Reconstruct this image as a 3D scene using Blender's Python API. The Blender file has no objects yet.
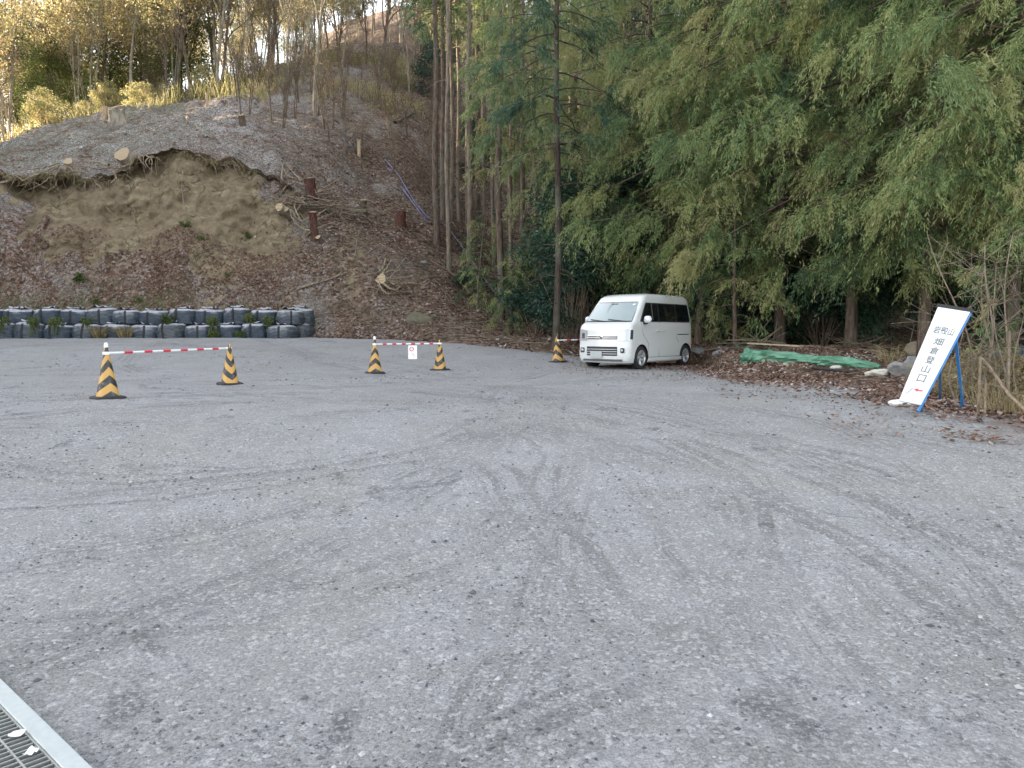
import bpy, math, random
import numpy as np
from mathutils import Vector, Matrix, Quaternion
from mathutils.bvhtree import BVHTree
R = math.radians
random.seed(7)
scene = bpy.context.scene
COL = scene.collection
CAMZ, F, PITCH = 1.5, 768.0, R(4.0)
CP, SP = math.cos(PITCH), math.sin(PITCH)

# ------------------------------------------------------------------ helpers
def smooth(t):
    t = np.clip(t, 0, 1); return t*t*(3-2*t)
def ray(px, py):
    v = (384-py)/F
    return Vector(((px-512)/F, CP+v*SP, v*CP-SP))
def P(px, py, y):
    d = ray(px, py); return Vector((0, 0, CAMZ)) + d*(y/d.y)
def _h(ix, iy, s):
    n = (ix.astype(np.int64)*374761393 + iy.astype(np.int64)*668265263 + s*1442695041) & 0xffffffff
    n = ((n ^ (n >> 13))*1274126177) & 0xffffffff
    return ((n ^ (n >> 16)) & 0xffff)/65535.0
def vnoise(x, y, s=0):
    ix = np.floor(x); iy = np.floor(y); fx = x-ix; fy = y-iy
    fx = fx*fx*(3-2*fx); fy = fy*fy*(3-2*fy)
    a = _h(ix, iy, s); b = _h(ix+1, iy, s); c = _h(ix, iy+1, s); d = _h(ix+1, iy+1, s)
    return (a*(1-fx)+b*fx)*(1-fy)+(c*(1-fx)+d*fx)*fy
def fbm(x, y, s=0, o=4):
    r = 0; a = .5; t = 0
    for k in range(o):
        r = r+a*(vnoise(x, y, s+k)-.5); t += a; x = x*2.03+7.1; y = y*2.03+3.7; a *= .5
    return r/t*2
def tag(o, label=None, cat=None, group=None, kind=None):
    if label: o['label'] = label
    if cat: o['category'] = cat
    if group: o['group'] = group
    if kind: o['kind'] = kind
    return o
def empty(name, loc, rz=0):
    o = bpy.data.objects.new(name, None); COL.objects.link(o)
    o.location = loc; o.rotation_euler = (0, 0, rz); o.empty_display_size = .2
    return o
def copy_tree(o, parent=None):
    c = o.copy(); COL.objects.link(c)
    if parent is not None: c.parent = parent
    for ch in list(o.children): copy_tree(ch, c)
    return c

class MB:
    """collects shapes for one mesh"""
    def __init__(s): s.V = []; s.F = {3: [], 4: []}; s.M = {3: [], 4: []}; s.T = {3: [], 4: []}; s.n = 0; s.ng = []
    def add(s, V, Fc, mat=0, tint=None):
        V = np.asarray(V, dtype=np.float32).reshape(-1, 3); Fc = np.asarray(Fc, dtype=np.int64)
        k = Fc.shape[1]; s.V.append(V); s.F[k].append(Fc+s.n); s.n += len(V)
        s.M[k].append(np.full(len(Fc), mat)); s.T[k].append(np.broadcast_to(np.asarray(.5 if tint is None else tint, dtype=np.float32), (len(Fc),)).copy())
    def ngon(s, V, mat=0):
        V = np.asarray(V, dtype=np.float32); s.V.append(V); s.ng.append((list(range(s.n, s.n+len(V))), mat)); s.n += len(V)
    def box(s, c, size, rot=None, mat=0):
        v = np.array([[x, y, z] for x in (-.5, .5) for y in (-.5, .5) for z in (-.5, .5)])*np.array(size)
        if rot is not None: v = v @ np.array(rot.to_3x3() if hasattr(rot, 'to_3x3') else rot).T
        v = v+np.array(c)
        s.add(v, [[0, 1, 3, 2], [4, 6, 7, 5], [0, 4, 5, 1], [2, 3, 7, 6], [0, 2, 6, 4], [1, 5, 7, 3]], mat)
    def bar(s, a, b, w, h=None, mat=0):
        a = Vector(a); b = Vector(b); d = b-a
        q = d.to_track_quat('Z', 'Y'); s.box((a+b)/2, (w, h or w, d.length), q.to_matrix(), mat)
    def tube(s, pts, rad, sides=6, mat=0, tint=None, cap=False):
        pts = np.asarray(pts, dtype=float); n = len(pts)
        rad = np.broadcast_to(np.asarray(rad, dtype=float), (n,))
        t = np.gradient(pts, axis=0); t /= np.linalg.norm(t, axis=1)[:, None]+1e-9
        m = t.mean(0); ref = np.array([0, 0, 1.]) if abs(m[2]) < .8*np.linalg.norm(m)+1e-9 else np.array([1., 0, 0])
        u = np.cross(t, ref); u /= np.linalg.norm(u, axis=1)[:, None]+1e-9; w = np.cross(t, u)
        a = np.linspace(0, 2*np.pi, sides, endpoint=False)
        ring = pts[:, None]+rad[:, None, None]*(np.cos(a)[None, :, None]*u[:, None]+np.sin(a)[None, :, None]*w[:, None])
        i = np.arange(n-1)[:, None]*sides; j = np.arange(sides)[None]; j2 = (j+1) % sides
        Fc = np.stack([i+j, i+j2, i+sides+j2, i+sides+j], -1).reshape(-1, 4)
        s.add(ring.reshape(-1, 3), Fc, mat, tint)
        if cap: s.ngon(ring[0][::-1], mat); s.ngon(ring[-1], mat)
    def lathe(s, prof, sides=24, M=None, mat=0):
        prof = np.asarray(prof, dtype=float); a = np.linspace(0, 2*np.pi, sides, endpoint=False)
        V = np.stack([prof[:, None, 0]*np.cos(a), prof[:, None, 0]*np.sin(a), np.repeat(prof[:, 1:2], sides, 1)], -1).reshape(-1, 3)
        if M is not None: V = V @ np.array(M.to_3x3()).T+np.array(M.translation)
        n = len(prof); i = np.arange(n-1)[:, None]*sides; j = np.arange(sides)[None]; j2 = (j+1) % sides
        s.add(V, np.stack([i+j, i+j2, i+sides+j2, i+sides+j], -1).reshape(-1, 4), mat)
    def build(s, name, mats, parent=None, smoothed=False, loc=None, tint=False):
        me = bpy.data.meshes.new(name)
        V = np.concatenate(s.V) if s.V else np.zeros((0, 3))
        f3 = np.concatenate(s.F[3]) if s.F[3] else np.zeros((0, 3), int)
        f4 = np.concatenate(s.F[4]) if s.F[4] else np.zeros((0, 4), int)
        ng = s.ng
        idx = np.concatenate([f3.ravel(), f4.ravel()]+[np.array(g[0]) for g in ng]).astype(np.int32)
        tot = np.concatenate([np.full(len(f3), 3), np.full(len(f4), 4), np.array([len(g[0]) for g in ng], int)]).astype(np.int32)
        start = np.concatenate([[0], np.cumsum(tot)[:-1]]).astype(np.int32)
        me.vertices.add(len(V)); me.vertices.foreach_set('co', V.astype(np.float32).ravel())
        me.loops.add(len(idx)); me.loops.foreach_set('vertex_index', idx)
        me.polygons.add(len(tot)); me.polygons.foreach_set('loop_start', start); me.polygons.foreach_set('loop_total', tot)
        mi = np.concatenate([np.concatenate(s.M[k]) if s.M[k] else np.zeros(0) for k in (3, 4)]+[np.array([g[1] for g in ng])]).astype(np.int32)
        me.polygons.foreach_set('material_index', mi)
        me.polygons.foreach_set('use_smooth', np.full(len(tot), smoothed))
        if tint:
            tt = np.concatenate([np.concatenate(s.T[k]) if s.T[k] else np.zeros(0) for k in (3, 4)]+[np.full(len(ng), .5)]).astype(np.float32)
            at = me.attributes.new('tint', 'FLOAT', 'FACE'); at.data.foreach_set('value', tt)
        me.update(calc_edges=True)
        if not isinstance(mats, (list, tuple)): mats = [mats]
        for m in mats: me.materials.append(m)
        o = bpy.data.objects.new(name, me); COL.objects.link(o)
        if parent is not None: o.parent = parent
        if loc is not None: o.location = loc
        return o

# ------------------------------------------------------------------ materials
class NT:
    def __init__(s, name):
        s.m = bpy.data.materials.new(name); s.m.use_nodes = True; s.t = s.m.node_tree; s.t.nodes.clear()
        s.out = s.n('ShaderNodeOutputMaterial')
    def n(s, typ, **k):
        x = s.t.nodes.new(typ)
        for a, b in k.items(): setattr(x, a, b)
        return x
    def l(s, a, b): s.t.links.new(a, b)
    def put(s, sock, v):
        if hasattr(v, 'is_linked') or hasattr(v, 'links'): s.l(v, sock)
        else:
            if sock.type == 'RGBA' and not hasattr(v, '__len__'): v = (v, v, v, 1)
            if sock.type == 'RGBA' and len(v) == 3: v = (*v, 1)
            sock.default_value = v
    def math(s, op, a, b=0.0, c=None, clamp=False):
        x = s.n('ShaderNodeMath', operation=op, use_clamp=clamp); s.put(x.inputs[0], a); s.put(x.inputs[1], b)
        if c is not None: s.put(x.inputs[2], c)
        return x.outputs[0]
    def mix(s, f, a, b, blend='MIX'):
        x = s.n('ShaderNodeMix', data_type='RGBA', blend_type=blend); s.put(x.inputs[0], f); s.put(x.inputs[6], a); s.put(x.inputs[7], b); return x.outputs[2]
    def noise(s, vec, scale, detail=4, rough=.55, dist=0):
        x = s.n('ShaderNodeTexNoise'); x.inputs['Scale'].default_value = scale; x.inputs['Detail'].default_value = detail
        x.inputs['Roughness'].default_value = rough; x.inputs['Distortion'].default_value = dist; s.l(vec, x.inputs['Vector']); return x.outputs['Fac']
    def voro(s, vec, scale, feature='F1', out='Distance', rand=1):
        x = s.n('ShaderNodeTexVoronoi', feature=feature); x.inputs['Scale'].default_value = scale; x.inputs['Randomness'].default_value = rand
        s.l(vec, x.inputs['Vector']); return x.outputs[out]
    def step(s, v, a, b, lo=0., hi=1.):
        x = s.n('ShaderNodeMapRange', interpolation_type='SMOOTHSTEP'); s.put(x.inputs[0], v); s.put(x.inputs[1], a); s.put(x.inputs[2], b); s.put(x.inputs[3], lo); s.put(x.inputs[4], hi); return x.outputs[0]
    def ramp(s, v, stops):
        x = s.n('ShaderNodeValToRGB'); s.put(x.inputs[0], v); e = x.color_ramp.elements
        while len(e) < len(stops): e.new(.5)
        for q, (p, c) in zip(e, stops): q.position = p; q.color = (*c, 1)
        return x.outputs[0]
    def coord(s, w='Object'): return s.n('ShaderNodeTexCoord').outputs[w]
    def pos(s): return s.n('ShaderNodeNewGeometry').outputs['Position']
    def attr(s, name): return s.n('ShaderNodeAttribute', attribute_name=name).outputs['Fac']
    def scale(s, v, sc):
        x = s.n('ShaderNodeMapping'); x.inputs['Scale'].default_value = sc; s.l(v, x.inputs[0]); return x.outputs[0]
    def bump(s, h, st=.3, d=.02):
        x = s.n('ShaderNodeBump'); x.inputs['Strength'].default_value = st; x.inputs['Distance'].default_value = d; s.put(x.inputs['Height'], h); return x.outputs[0]
    def bsdf(s, col, rough=.8, metal=0, bump=None, trans=None, spec=None, coat=None):
        x = s.n('ShaderNodeBsdfPrincipled'); s.put(x.inputs['Base Color'], col); s.put(x.inputs['Roughness'], rough); x.inputs['Metallic'].default_value = metal
        if spec is not None: x.inputs['Specular IOR Level'].default_value = spec
        if coat: x.inputs['Coat Weight'].default_value = coat
        if bump is not None: s.l(bump, x.inputs['Normal'])
        o = x.outputs[0]
        if trans:
            t = s.n('ShaderNodeBsdfTranslucent'); s.put(t.inputs[0], col)
            m = s.n('ShaderNodeMixShader'); m.inputs[0].default_value = trans; s.l(o, m.inputs[1]); s.l(t.outputs[0], m.inputs[2]); o = m.outputs[0]
        s.l(o, s.out.inputs[0]); return s.m

def simple(name, col, rough=.7, metal=0, var=.15, scale=20, bump=0, spec=None, coat=None):
    k = NT(name); v = k.coord(); n = k.noise(v, scale, 5, .6)
    c = k.mix(n, tuple(x*(1-var) for x in col), tuple(min(1, x*(1+var)) for x in col))
    return k.bsdf(c, rough, metal, k.bump(n, bump, .01) if bump else None, spec=spec, coat=coat)

M = {}
def mat_gravel():
    k = NT('gravel'); p = k.pos()
    big = k.noise(p, .22, 4, .6, .4); mid = k.noise(p, 1.1, 4, .6, .5); m2 = k.noise(p, 4.5, 5, .65, .3)
    fine = k.noise(p, 75, 5, .8); grit = k.noise(p, 260, 3, .8)
    frost = k.step(k.math('ADD', k.math('MULTIPLY', big, .6), k.math('MULTIPLY', mid, .5)), .42, .66)
    frost = k.math('MULTIPLY', frost, k.step(m2, .3, .6, .35, 1.))
    # tyre tracks: pairs of arcs pressed into the gravel
    tr = None
    sep = k.n('ShaderNodeSeparateXYZ'); k.l(p, sep.inputs[0])
    flat = k.n('ShaderNodeCombineXYZ'); k.l(sep.outputs[0], flat.inputs[0]); k.l(sep.outputs[1], flat.inputs[1])
    wob = k.math('MULTIPLY', k.math('SUBTRACT', k.noise(flat.outputs[0], .3, 3), .5), .7)
    for ai, (cx, cy, rad) in enumerate(ARCS):
        d = k.n('ShaderNodeVectorMath', operation='DISTANCE'); k.l(flat.outputs[0], d.inputs[0]); d.inputs[1].default_value = (cx, cy, 0)
        e0 = k.math('ADD', k.math('SUBTRACT', d.outputs['Value'], rad), wob)
        ln = k.n('ShaderNodeTexNoise', noise_dimensions='1D'); ln.inputs['Scale'].default_value = 1; ln.inputs['Detail'].default_value = 3; k.put(ln.inputs['W'], k.math('ADD', k.math('MULTIPLY', e0, 9.), ai*7.3))
        e = k.math('MULTIPLY', k.step(k.math('ABSOLUTE', e0), .12, .42, 1., 0.), k.step(ln.outputs['Fac'], .44, .6))
        tr = e if tr is None else k.math('MAXIMUM', tr, e)
    tr = k.math('MULTIPLY', tr, k.step(k.noise(flat.outputs[0], .6, 5, .65), .38, .58, .1, 1.))
    tread = k.n('ShaderNodeTexWave', wave_type='BANDS', bands_direction='Y'); tread.inputs['Scale'].default_value = 9; tread.inputs['Distortion'].default_value = 3; tread.inputs['Detail'].default_value = 3; k.l(flat.outputs[0], tread.inputs[0])
    base = k.mix(frost, (.222, .22, .205), (.345, .344, .36))
    base = k.mix(k.step(k.noise(p, .5, 3, .6, 1.), .53, .68), base, (.285, .28, .25))
    base = k.mix(k.math('MULTIPLY', tr, .82), base, (.115, .113, .105))
    # stones: pale and dark individual bits
    vc = k.n('ShaderNodeTexVoronoi'); vc.inputs['Scale'].default_value = 48; k.l(p, vc.inputs[0])
    sc = k.n('ShaderNodeSeparateColor'); k.l(vc.outputs['Color'], sc.inputs[0])
    base = k.mix(k.math('MULTIPLY', k.step(sc.outputs[0], .80, .9), .5), base, (.62, .62, .64))
    base = k.mix(k.math('MULTIPLY', k.math('MULTIPLY', k.step(sc.outputs[1], .88, .93), k.step(m2, .42, .6)), .8), base, (.085, .09, .1))
    base = k.mix(k.step(fine, .3, .72), k.mix(.5, base, (.09, .09, .09)), k.mix(.3, base, (.8, .8, .83)))
    base = k.mix(k.step(grit, .3, .6), k.mix(.45, base, (.04, .04, .04)), base)
    # patches of loose dark chippings
    dk = k.math('MULTIPLY', k.step(k.noise(p, 1.1, 5, .7, .8), .57, .69), k.step(k.noise(p, 34, 3, .8), .42, .52))
    base = k.mix(k.math('MULTIPLY', dk, .8), base, (.085, .088, .092))
    # leaf stain towards the wood
    lf = k.attr('leaf'); lf = k.step(k.math('ADD', lf, k.math('MULTIPLY', k.math('SUBTRACT', m2, .5), .9)), .35, .75)
    base = k.mix(k.math('MULTIPLY', lf, .75), base, k.ramp(fine, [(.3, (.05, .035, .028)), (.5, (.13, .085, .065)), (.7, (.25, .2, .19))]))
    h = k.math('ADD', k.math('MULTIPLY', fine, .7), k.math('ADD', k.math('MULTIPLY', m2, 1.6), k.math('MULTIPLY', vc.outputs['Distance'], -.45)))
    h = k.math('SUBTRACT', h, k.math('MULTIPLY', tr, k.math('ADD', .35, k.math('MULTIPLY', tread.outputs['Fac'], .5))))
    return k.bsdf(base, .9, bump=k.bump(h, .8, .018), spec=.25)

def mat_hill():
    k = NT('hillside'); p = k.pos()
    soil = k.attr('soil'); frost = k.attr('frost'); lipd = k.attr('lip'); green = k.attr('green')
    n1 = k.noise(p, .6, 4, .6, .3); n2 = k.noise(p, 3, 5, .65, .3); n3 = k.noise(p, 14, 4, .7); n4 = k.noise(p, 45, 3, .7)
    vc = k.n('ShaderNodeTexVoronoi'); vc.inputs['Scale'].default_value = 9.5; k.l(p, vc.inputs[0])
    sc = k.n('ShaderNodeSeparateColor'); k.l(vc.outputs['Color'], sc.inputs[0])
    leaf = k.ramp(sc.outputs[0], [(0., (.05, .036, .028)), (.3, (.145, .088, .06)), (.55, (.22, .14, .10)), (.8, (.30, .22, .175)), (1., (.38, .33, .30))])
    leaf = k.mix(k.step(n3, .35, .65), k.mix(.55, leaf, (.04, .028, .02)), leaf)
    leaf = k.mix(k.math('MULTIPLY', k.step(n1, .45, .65), .45), leaf, (.10, .085, .055))
    fr = k.math('MULTIPLY', frost, k.step(k.math('ADD', n2, k.math('MULTIPLY', k.math('SUBTRACT', n1, .5), .8)), .31, .53))
    top = k.ramp(k.math('ADD', k.math('MULTIPLY', n3, .6), k.math('MULTIPLY', n4, .4)), [(.34, (.085, .07, .05)), (.48, (.22, .20, .175)), (.53, (.46, .45, .455)), (.63, (.78, .77, .79))])
    c = k.mix(fr, leaf, top)
    gr = k.math('MULTIPLY', k.step(k.math('ADD', n2, k.math('MULTIPLY', green, .3)), .55, .74), k.math('ADD', green, .08))
    c = k.mix(gr, c, k.mix(n3, (.05, .065, .025), (.14, .155, .06)))
    w = k.n('ShaderNodeTexWave', bands_direction='Z'); w.inputs['Scale'].default_value = .5; w.inputs['Distortion'].default_value = 9; w.inputs['Detail'].default_value = 5; k.l(p, w.inputs[0])
    so = k.ramp(k.math('ADD', k.math('MULTIPLY', n2, .6), k.math('MULTIPLY', n1, .45)), [(.3, (.11, .086, .058)), (.45, (.215, .168, .11)), (.58, (.32, .255, .165)), (.72, (.50, .43, .30))])
    so = k.mix(k.math('MULTIPLY', w.outputs['Fac'], .25), so, (.16, .12, .075))
    so = k.mix(k.step(n4, .3, .65), k.mix(.4, so, (.07, .053, .036)), so)
    wv = k.n('ShaderNodeVectorMath', operation='ADD'); k.l(p, wv.inputs[0]); nv = k.n('ShaderNodeTexNoise'); nv.inputs['Scale'].default_value = 1.6; nv.inputs['Detail'].default_value = 4; k.l(p, nv.inputs[0]); k.l(nv.outputs['Color'], wv.inputs[1])
    ck = k.n('ShaderNodeTexVoronoi', feature='DISTANCE_TO_EDGE'); ck.inputs['Scale'].default_value = 1.1; k.l(wv.outputs[0], ck.inputs[0])
    crack = k.step(ck.outputs['Distance'], .0, .035, 1., 0.); crack = k.math('MULTIPLY', crack, k.step(n1, .42, .6)); so = k.mix(k.math('MULTIPLY', crack, .5), so, (.05, .038, .026))
    cl = k.voro(p, 7.); so = k.mix(k.math('MULTIPLY', k.step(cl, .0, .16, 1., 0.), .35), so, (.42, .37, .28))
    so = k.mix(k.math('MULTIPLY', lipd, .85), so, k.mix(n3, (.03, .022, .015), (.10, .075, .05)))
    sm = k.step(k.math('ADD', soil, k.math('MULTIPLY', k.math('SUBTRACT', n2, .5), 1.1)), .42, .58)
    c = k.mix(sm, c, so)
    h = k.math('ADD', k.math('SUBTRACT', k.math('ADD', k.math('MULTIPLY', n3, .8), k.math('MULTIPLY', n4, .35)), k.math('MULTIPLY', k.math('MULTIPLY', crack, sm), .7)), k.math('ADD', k.math('MULTIPLY', n2, 1.8), k.math('MULTIPLY', k.math('MULTIPLY', sc.outputs[1], .5), k.math('SUBTRACT', 1., sm))))
    return k.bsdf(c, .95, bump=k.bump(h, .9, .09), spec=.15)

def mat_leaf(name, stops, trans=.35, rough=.6, rnd=.2, nz=.35):
    k = NT(name); t = k.attr('tint')
    oi = k.n('ShaderNodeObjectInfo').outputs['Random']
    n = k.noise(k.pos(), nz, 2)
    v = k.math('ADD', k.math('ADD', t, k.math('MULTIPLY', k.math('SUBTRACT', oi, .5), rnd)), k.math('MULTIPLY', k.math('SUBTRACT', n, .5), .7), clamp=True)
    return k.bsdf(k.ramp(v, stops), rough, trans=trans, spec=.2)
def mat_bark(name, a, b, sx=14, sz=2.5, bump=.6):
    k = NT(name); v = k.scale(k.coord(), (sx, sx, sz)); n = k.noise(v, 1, 5, .7, .4); n2 = k.noise(k.pos(), .8, 3)
    c = k.mix(k.step(n, .3, .7), a, b); c = k.mix(k.math('MULTIPLY', k.step(n2, .45, .7), .5), c, (.16, .165, .13))
    return k.bsdf(c, .95, bump=k.bump(n, bump, .03), spec=.1)
def mat_cut(name='cut_wood', a=(.62, .47, .29), b=(.75, .62, .44)):
    k = NT(name); v = k.coord(); w = k.n('ShaderNodeTexWave', wave_type='RINGS', rings_direction='Z'); w.inputs['Scale'].default_value = 9; w.inputs['Distortion'].default_value = 2.5; k.l(v, w.inputs[0])
    return k.bsdf(k.mix(w.outputs['Fac'], a, b), .8)
M['hill'] = mat_hill()
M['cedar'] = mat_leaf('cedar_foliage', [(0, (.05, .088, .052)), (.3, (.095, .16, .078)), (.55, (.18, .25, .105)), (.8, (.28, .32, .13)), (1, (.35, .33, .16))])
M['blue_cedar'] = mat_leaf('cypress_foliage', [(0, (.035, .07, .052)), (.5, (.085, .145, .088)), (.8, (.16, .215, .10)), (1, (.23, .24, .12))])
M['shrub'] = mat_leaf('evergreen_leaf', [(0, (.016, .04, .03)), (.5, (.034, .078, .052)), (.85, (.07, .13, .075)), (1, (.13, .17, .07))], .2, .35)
M['gold'] = mat_leaf('autumn_leaf', [(0, (.16, .145, .075)), (.3, (.30, .29, .13)), (.55, (.44, .40, .20)), (.8, (.42, .33, .20)), (1, (.32, .21, .14))], .5)
M['ridge_green'] = mat_leaf('ridge_leaf', [(0, (.035, .06, .025)), (.5, (.10, .13, .04)), (1, (.26, .25, .07))], .45)
M['drygrass'] = mat_leaf('dry_grass', [(0, (.12, .095, .05)), (.5, (.25, .2, .11)), (1, (.42, .36, .2))], .3)
M['weed'] = mat_leaf('weed_leaf', [(0, (.05, .07, .025)), (.5, (.10, .14, .04)), (1, (.22, .22, .09))], .35)
M['litter'] = mat_leaf('dead_leaf', [(0, (.05, .034, .027)), (.3, (.12, .07, .05)), (.6, (.20, .12, .085)), (.85, (.30, .22, .18)), (1, (.46, .41, .40))], .1, .8, 0, .8)
M['bark_cedar'] = mat_bark('cedar_bark', (.055, .04, .032), (.19, .145, .115))
M['bark_pale'] = mat_bark('pale_bark', (.16, .13, .10), (.42, .37, .30), 6, 2)
M['bark_red'] = mat_bark('red_bark', (.04, .018, .015), (.15, .07, .055), 18, 3)
M['bark_slim'] = mat_bark('slim_bark', (.10, .075, .06), (.30, .245, .195), 10, 2)
M['twig'] = mat_bark('twig_bark', (.12, .09, .065), (.30, .24, .18), 20, 8)
M['root'] = mat_bark('root_bark', (.13, .10, .07), (.40, .32, .235), 12, 12)
M['cut'] = mat_cut(a=(.30, .22, .14), b=(.44, .34, .22)); M['cut_white'] = mat_cut('fresh_cut_wood', (.55, .47, .36), (.66, .6, .5))
M['white'] = simple('white_car_paint', (.65, .665, .665), .25, var=.01, coat=.6)
M['black_plastic'] = simple('black_plastic', (.025, .025, .028), .5, var=.2)
M['tyre'] = simple('tyre_rubber', (.022, .022, .024), .85, var=.3)
M['alloy'] = simple('alloy_wheel', (.62, .63, .65), .3, .6, var=.05)
M['chrome'] = simple('chrome_trim', (.72, .70, .68), .15, 1., var=.02)
M['dark_glass'] = simple('privacy_glass', (.006, .008, .009), .06, var=.0, spec=.6)
M['seat_grey'] = simple('grey_interior', (.10, .10, .105), .8)
M['lamp_lens'] = simple('lamp_lens', (.42, .44, .47), .1, .2, var=.12, scale=9, coat=1)
M['concrete'] = simple('pale_concrete', (.40, .43, .43), .85, var=.16, scale=30, bump=.25)
M['steel'] = simple('galvanised_steel', (.27, .28, .27), .5, .5, var=.3, scale=25)
M['pit'] = simple('silt', (.05, .05, .045), .95, var=.5, scale=30)
M['rubber'] = simple('black_rubber', (.02, .02, .022), .75, var=.3)
M['pole_white'] = simple('white_pole', (.8, .8, .8), .4, var=.03)
M['pole_red'] = simple('red_band', (.62, .03, .06), .45, var=.1)
M['sign_white'] = simple('sign_white', (.84, .85, .87), .5, var=.02, scale=6)
M['ink'] = simple('grey_ink', (.14, .15, .14), .7, var=.3)
M['ink_pale'] = simple('faded_ink', (.42, .45, .46), .7, var=.2)
M['ink_tan'] = simple('tan_ink', (.62, .52, .38), .7, var=.2)
M['red'] = simple('red_ink', (.62, .05, .07), .6, var=.1)
M['blue_steel'] = simple('blue_painted_steel', (.035, .20, .50), .4, var=.2)
M['green_tarp'] = simple('green_tarp', (.085, .22, .145), .45, var=.35, scale=5, bump=.5)
M['blue_tarp'] = simple('blue_tarp', (.04, .18, .50), .45, var=.3, scale=5, bump=.5)
M['plank'] = simple('weathered_plank', (.34, .26, .18), .85, var=.3, scale=12)
M['stone_tan'] = simple('tan_rock', (.34, .29, .22), .9, var=.35, scale=6, bump=.7)
M['stone_grey'] = simple('grey_rock', (.21, .21, .21), .9, var=.4, scale=6, bump=.7)
M['stone_white'] = simple('pale_rock', (.56, .53, .47), .9, var=.25, scale=7, bump=.5)
M['white_cloth'] = simple('white_bag_cloth', (.75, .75, .78), .7, var=.1, bump=.5)
M['net'] = simple('mauve_rope', (.16, .15, .23), .8, var=.4)
M['blue_cord'] = simple('blue_cord', (.10, .19, .30), .6, var=.2)

# ------------------------------------------------------------------ terrain
def G(x, y):
    x = np.asarray(x, float); y = np.asarray(y, float)
    px = 512+768*x/np.maximum(y, 1.2)
    z = .55*smooth((y-1.8)/8.4)
    z = z+.67*smooth((y-16)/13)*smooth((680-px)/220)
    z = z-.0*y
    return z
# px, knots: foot y ; then (y,py) x8 : low, cut bottom, under lip, lip, upper, ridge, behind, far
def ZP(z, y):
    return 384-F*math.tan(math.atan((z-CAMZ)/y)+PITCH)
TC = [
 (-3600, 6, (6.6,ZP(3,6.6)),(7.2,ZP(6,7.2)),(7.8,ZP(9,7.8)),(8.4,ZP(12,8.4)),(10,ZP(20,10)),(12,ZP(26,12)),(15,ZP(26,15)),(150,ZP(60,150))),  # far left columns: unseen high ground, added to keep the sun off the lot
 (-1500, 12, (13.,ZP(3,13)),(14.5,ZP(7,14.5)),(16,ZP(11,16)),(17,ZP(14,17)),(20,ZP(21,20)),(24,ZP(26,24)),(30,ZP(26,30)),(150,ZP(60,150))),
 (-400, 25, (27,ZP(4,27)),(29,ZP(8,29)),(31,ZP(12,31)),(33,ZP(15,33)),(38,ZP(21,38)),(46,ZP(22.5,46)),(62,ZP(22,62)),(150,ZP(30,150))),
 (-120, 29.2,(31.2,266),(33.0,215),(34.6,185),(34.1,176),(39,152),(48,138),(60,150),(150,205)),
 (0,   29.6,(31.2,266),(33.0,215),(34.5,184),(34.1,178),(39,160),(48,146),(60,152),(150,205)),
 (60,  29.6,(31.2,272),(32.6,236),(34.8,182),(34.2,176),(39,150),(48.5,128),(61,132),(150,185)),
 (120, 29.6,(31.0,280),(32.2,246),(35.3,180),(34.3,172),(39.5,145),(49,114),(62,116),(150,160)),
 (180, 29.6,(31.0,284),(32.3,250),(35.7,162),(34.7,155),(40,128),(50,103),(65,100),(150,130)),
 (240, 29.6,(31.0,286),(32.6,246),(35.9,162),(35.2,156),(41,122),(52,96),(68,86),(150,100)),
 (290, 29.4,(31.0,288),(33.0,240),(36.0,186),(35.4,180),(41,132),(53,92),(70,72),(150,72)),
 (350, 28,  (30.5,297),(32.6,250),(35.0,222),(36.4,205),(42,140),(55,88),(72,52),(150,20)),
 (400, 27,  (30,303),(32.5,262),(35.4,232),(37.0,215),(43,152),(56,98),(75,50),(150,5)),
 (450, 25.5,(29,314),(32,285),(35.6,256),(38,238),(45,182),(58,122),(78,70),(150,0)),
 (520, 24,  (28,326),(33,308),(37.4,290),(41,272),(50,228),(64,165),(85,100),(150,10)),
 (620, 23,  (25.5,338),(30,326),(36,310),(40,300),(50,262),(65,200),(86,130),(150,20)),
 (690, 21.5,(23,349),(26,342),(30,329),(34,317),(46,272),(61,208),(86,130),(150,20)),
 (725, 17.8,(19,357),(24,346),(29,331),(33,320),(45,274),(61,210),(86,130),(150,20)),
 (900, 13.2,(15,371),(20,353),(25,335),(29,325),(41,280),(56,212),(82,130),(150,20)),
 (1000,9.8,(12,384),(17,360),(23,338),(27,328),(39,282),(54,212),(80,130),(150,20)),
 (1300,6.6,(9,400),(14,370),(20,345),(25,328),(38,282),(54,212),(80,130),(150,20)),
 (3200,3.5,(6,410),(11,372),(17,345),(23,328),(38,282),(54,212),(80,130),(150,20)),
]
TPX = np.array([c[0] for c in TC], float)
def z_at(py, y):
    v = (384-py)/F; return CAMZ+y*(v*CP-SP)/(CP+v*SP)
TY = np.array([[c[1]-1.2, c[1]]+[k[0] for k in c[2:]]+[700] for c in TC], float)
TZ = []
for c in TC:
    fy = c[1]; fx = (c[0]-512)/768*fy; g = float(G(fx, fy)); g0 = float(G((c[0]-512)/768*(fy-1.2), fy-1.2))
    TZ.append([g0-.5, g]+[float(z_at(k[1], k[0])) for k in c[2:]]+[float(z_at(c[-1][1], 150))*1.2])
TZ = np.array(TZ)
NK = TY.shape[1]
def knots(px):
    Y = np.stack([np.interp(px, TPX, TY[:, k]) for k in range(NK)], -1)
    Z = np.stack([np.interp(px, TPX, TZ[:, k]) for k in range(NK)], -1)
    return Y, Z
def foot(px): return np.interp(px, TPX, TY[:, 1])
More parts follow.
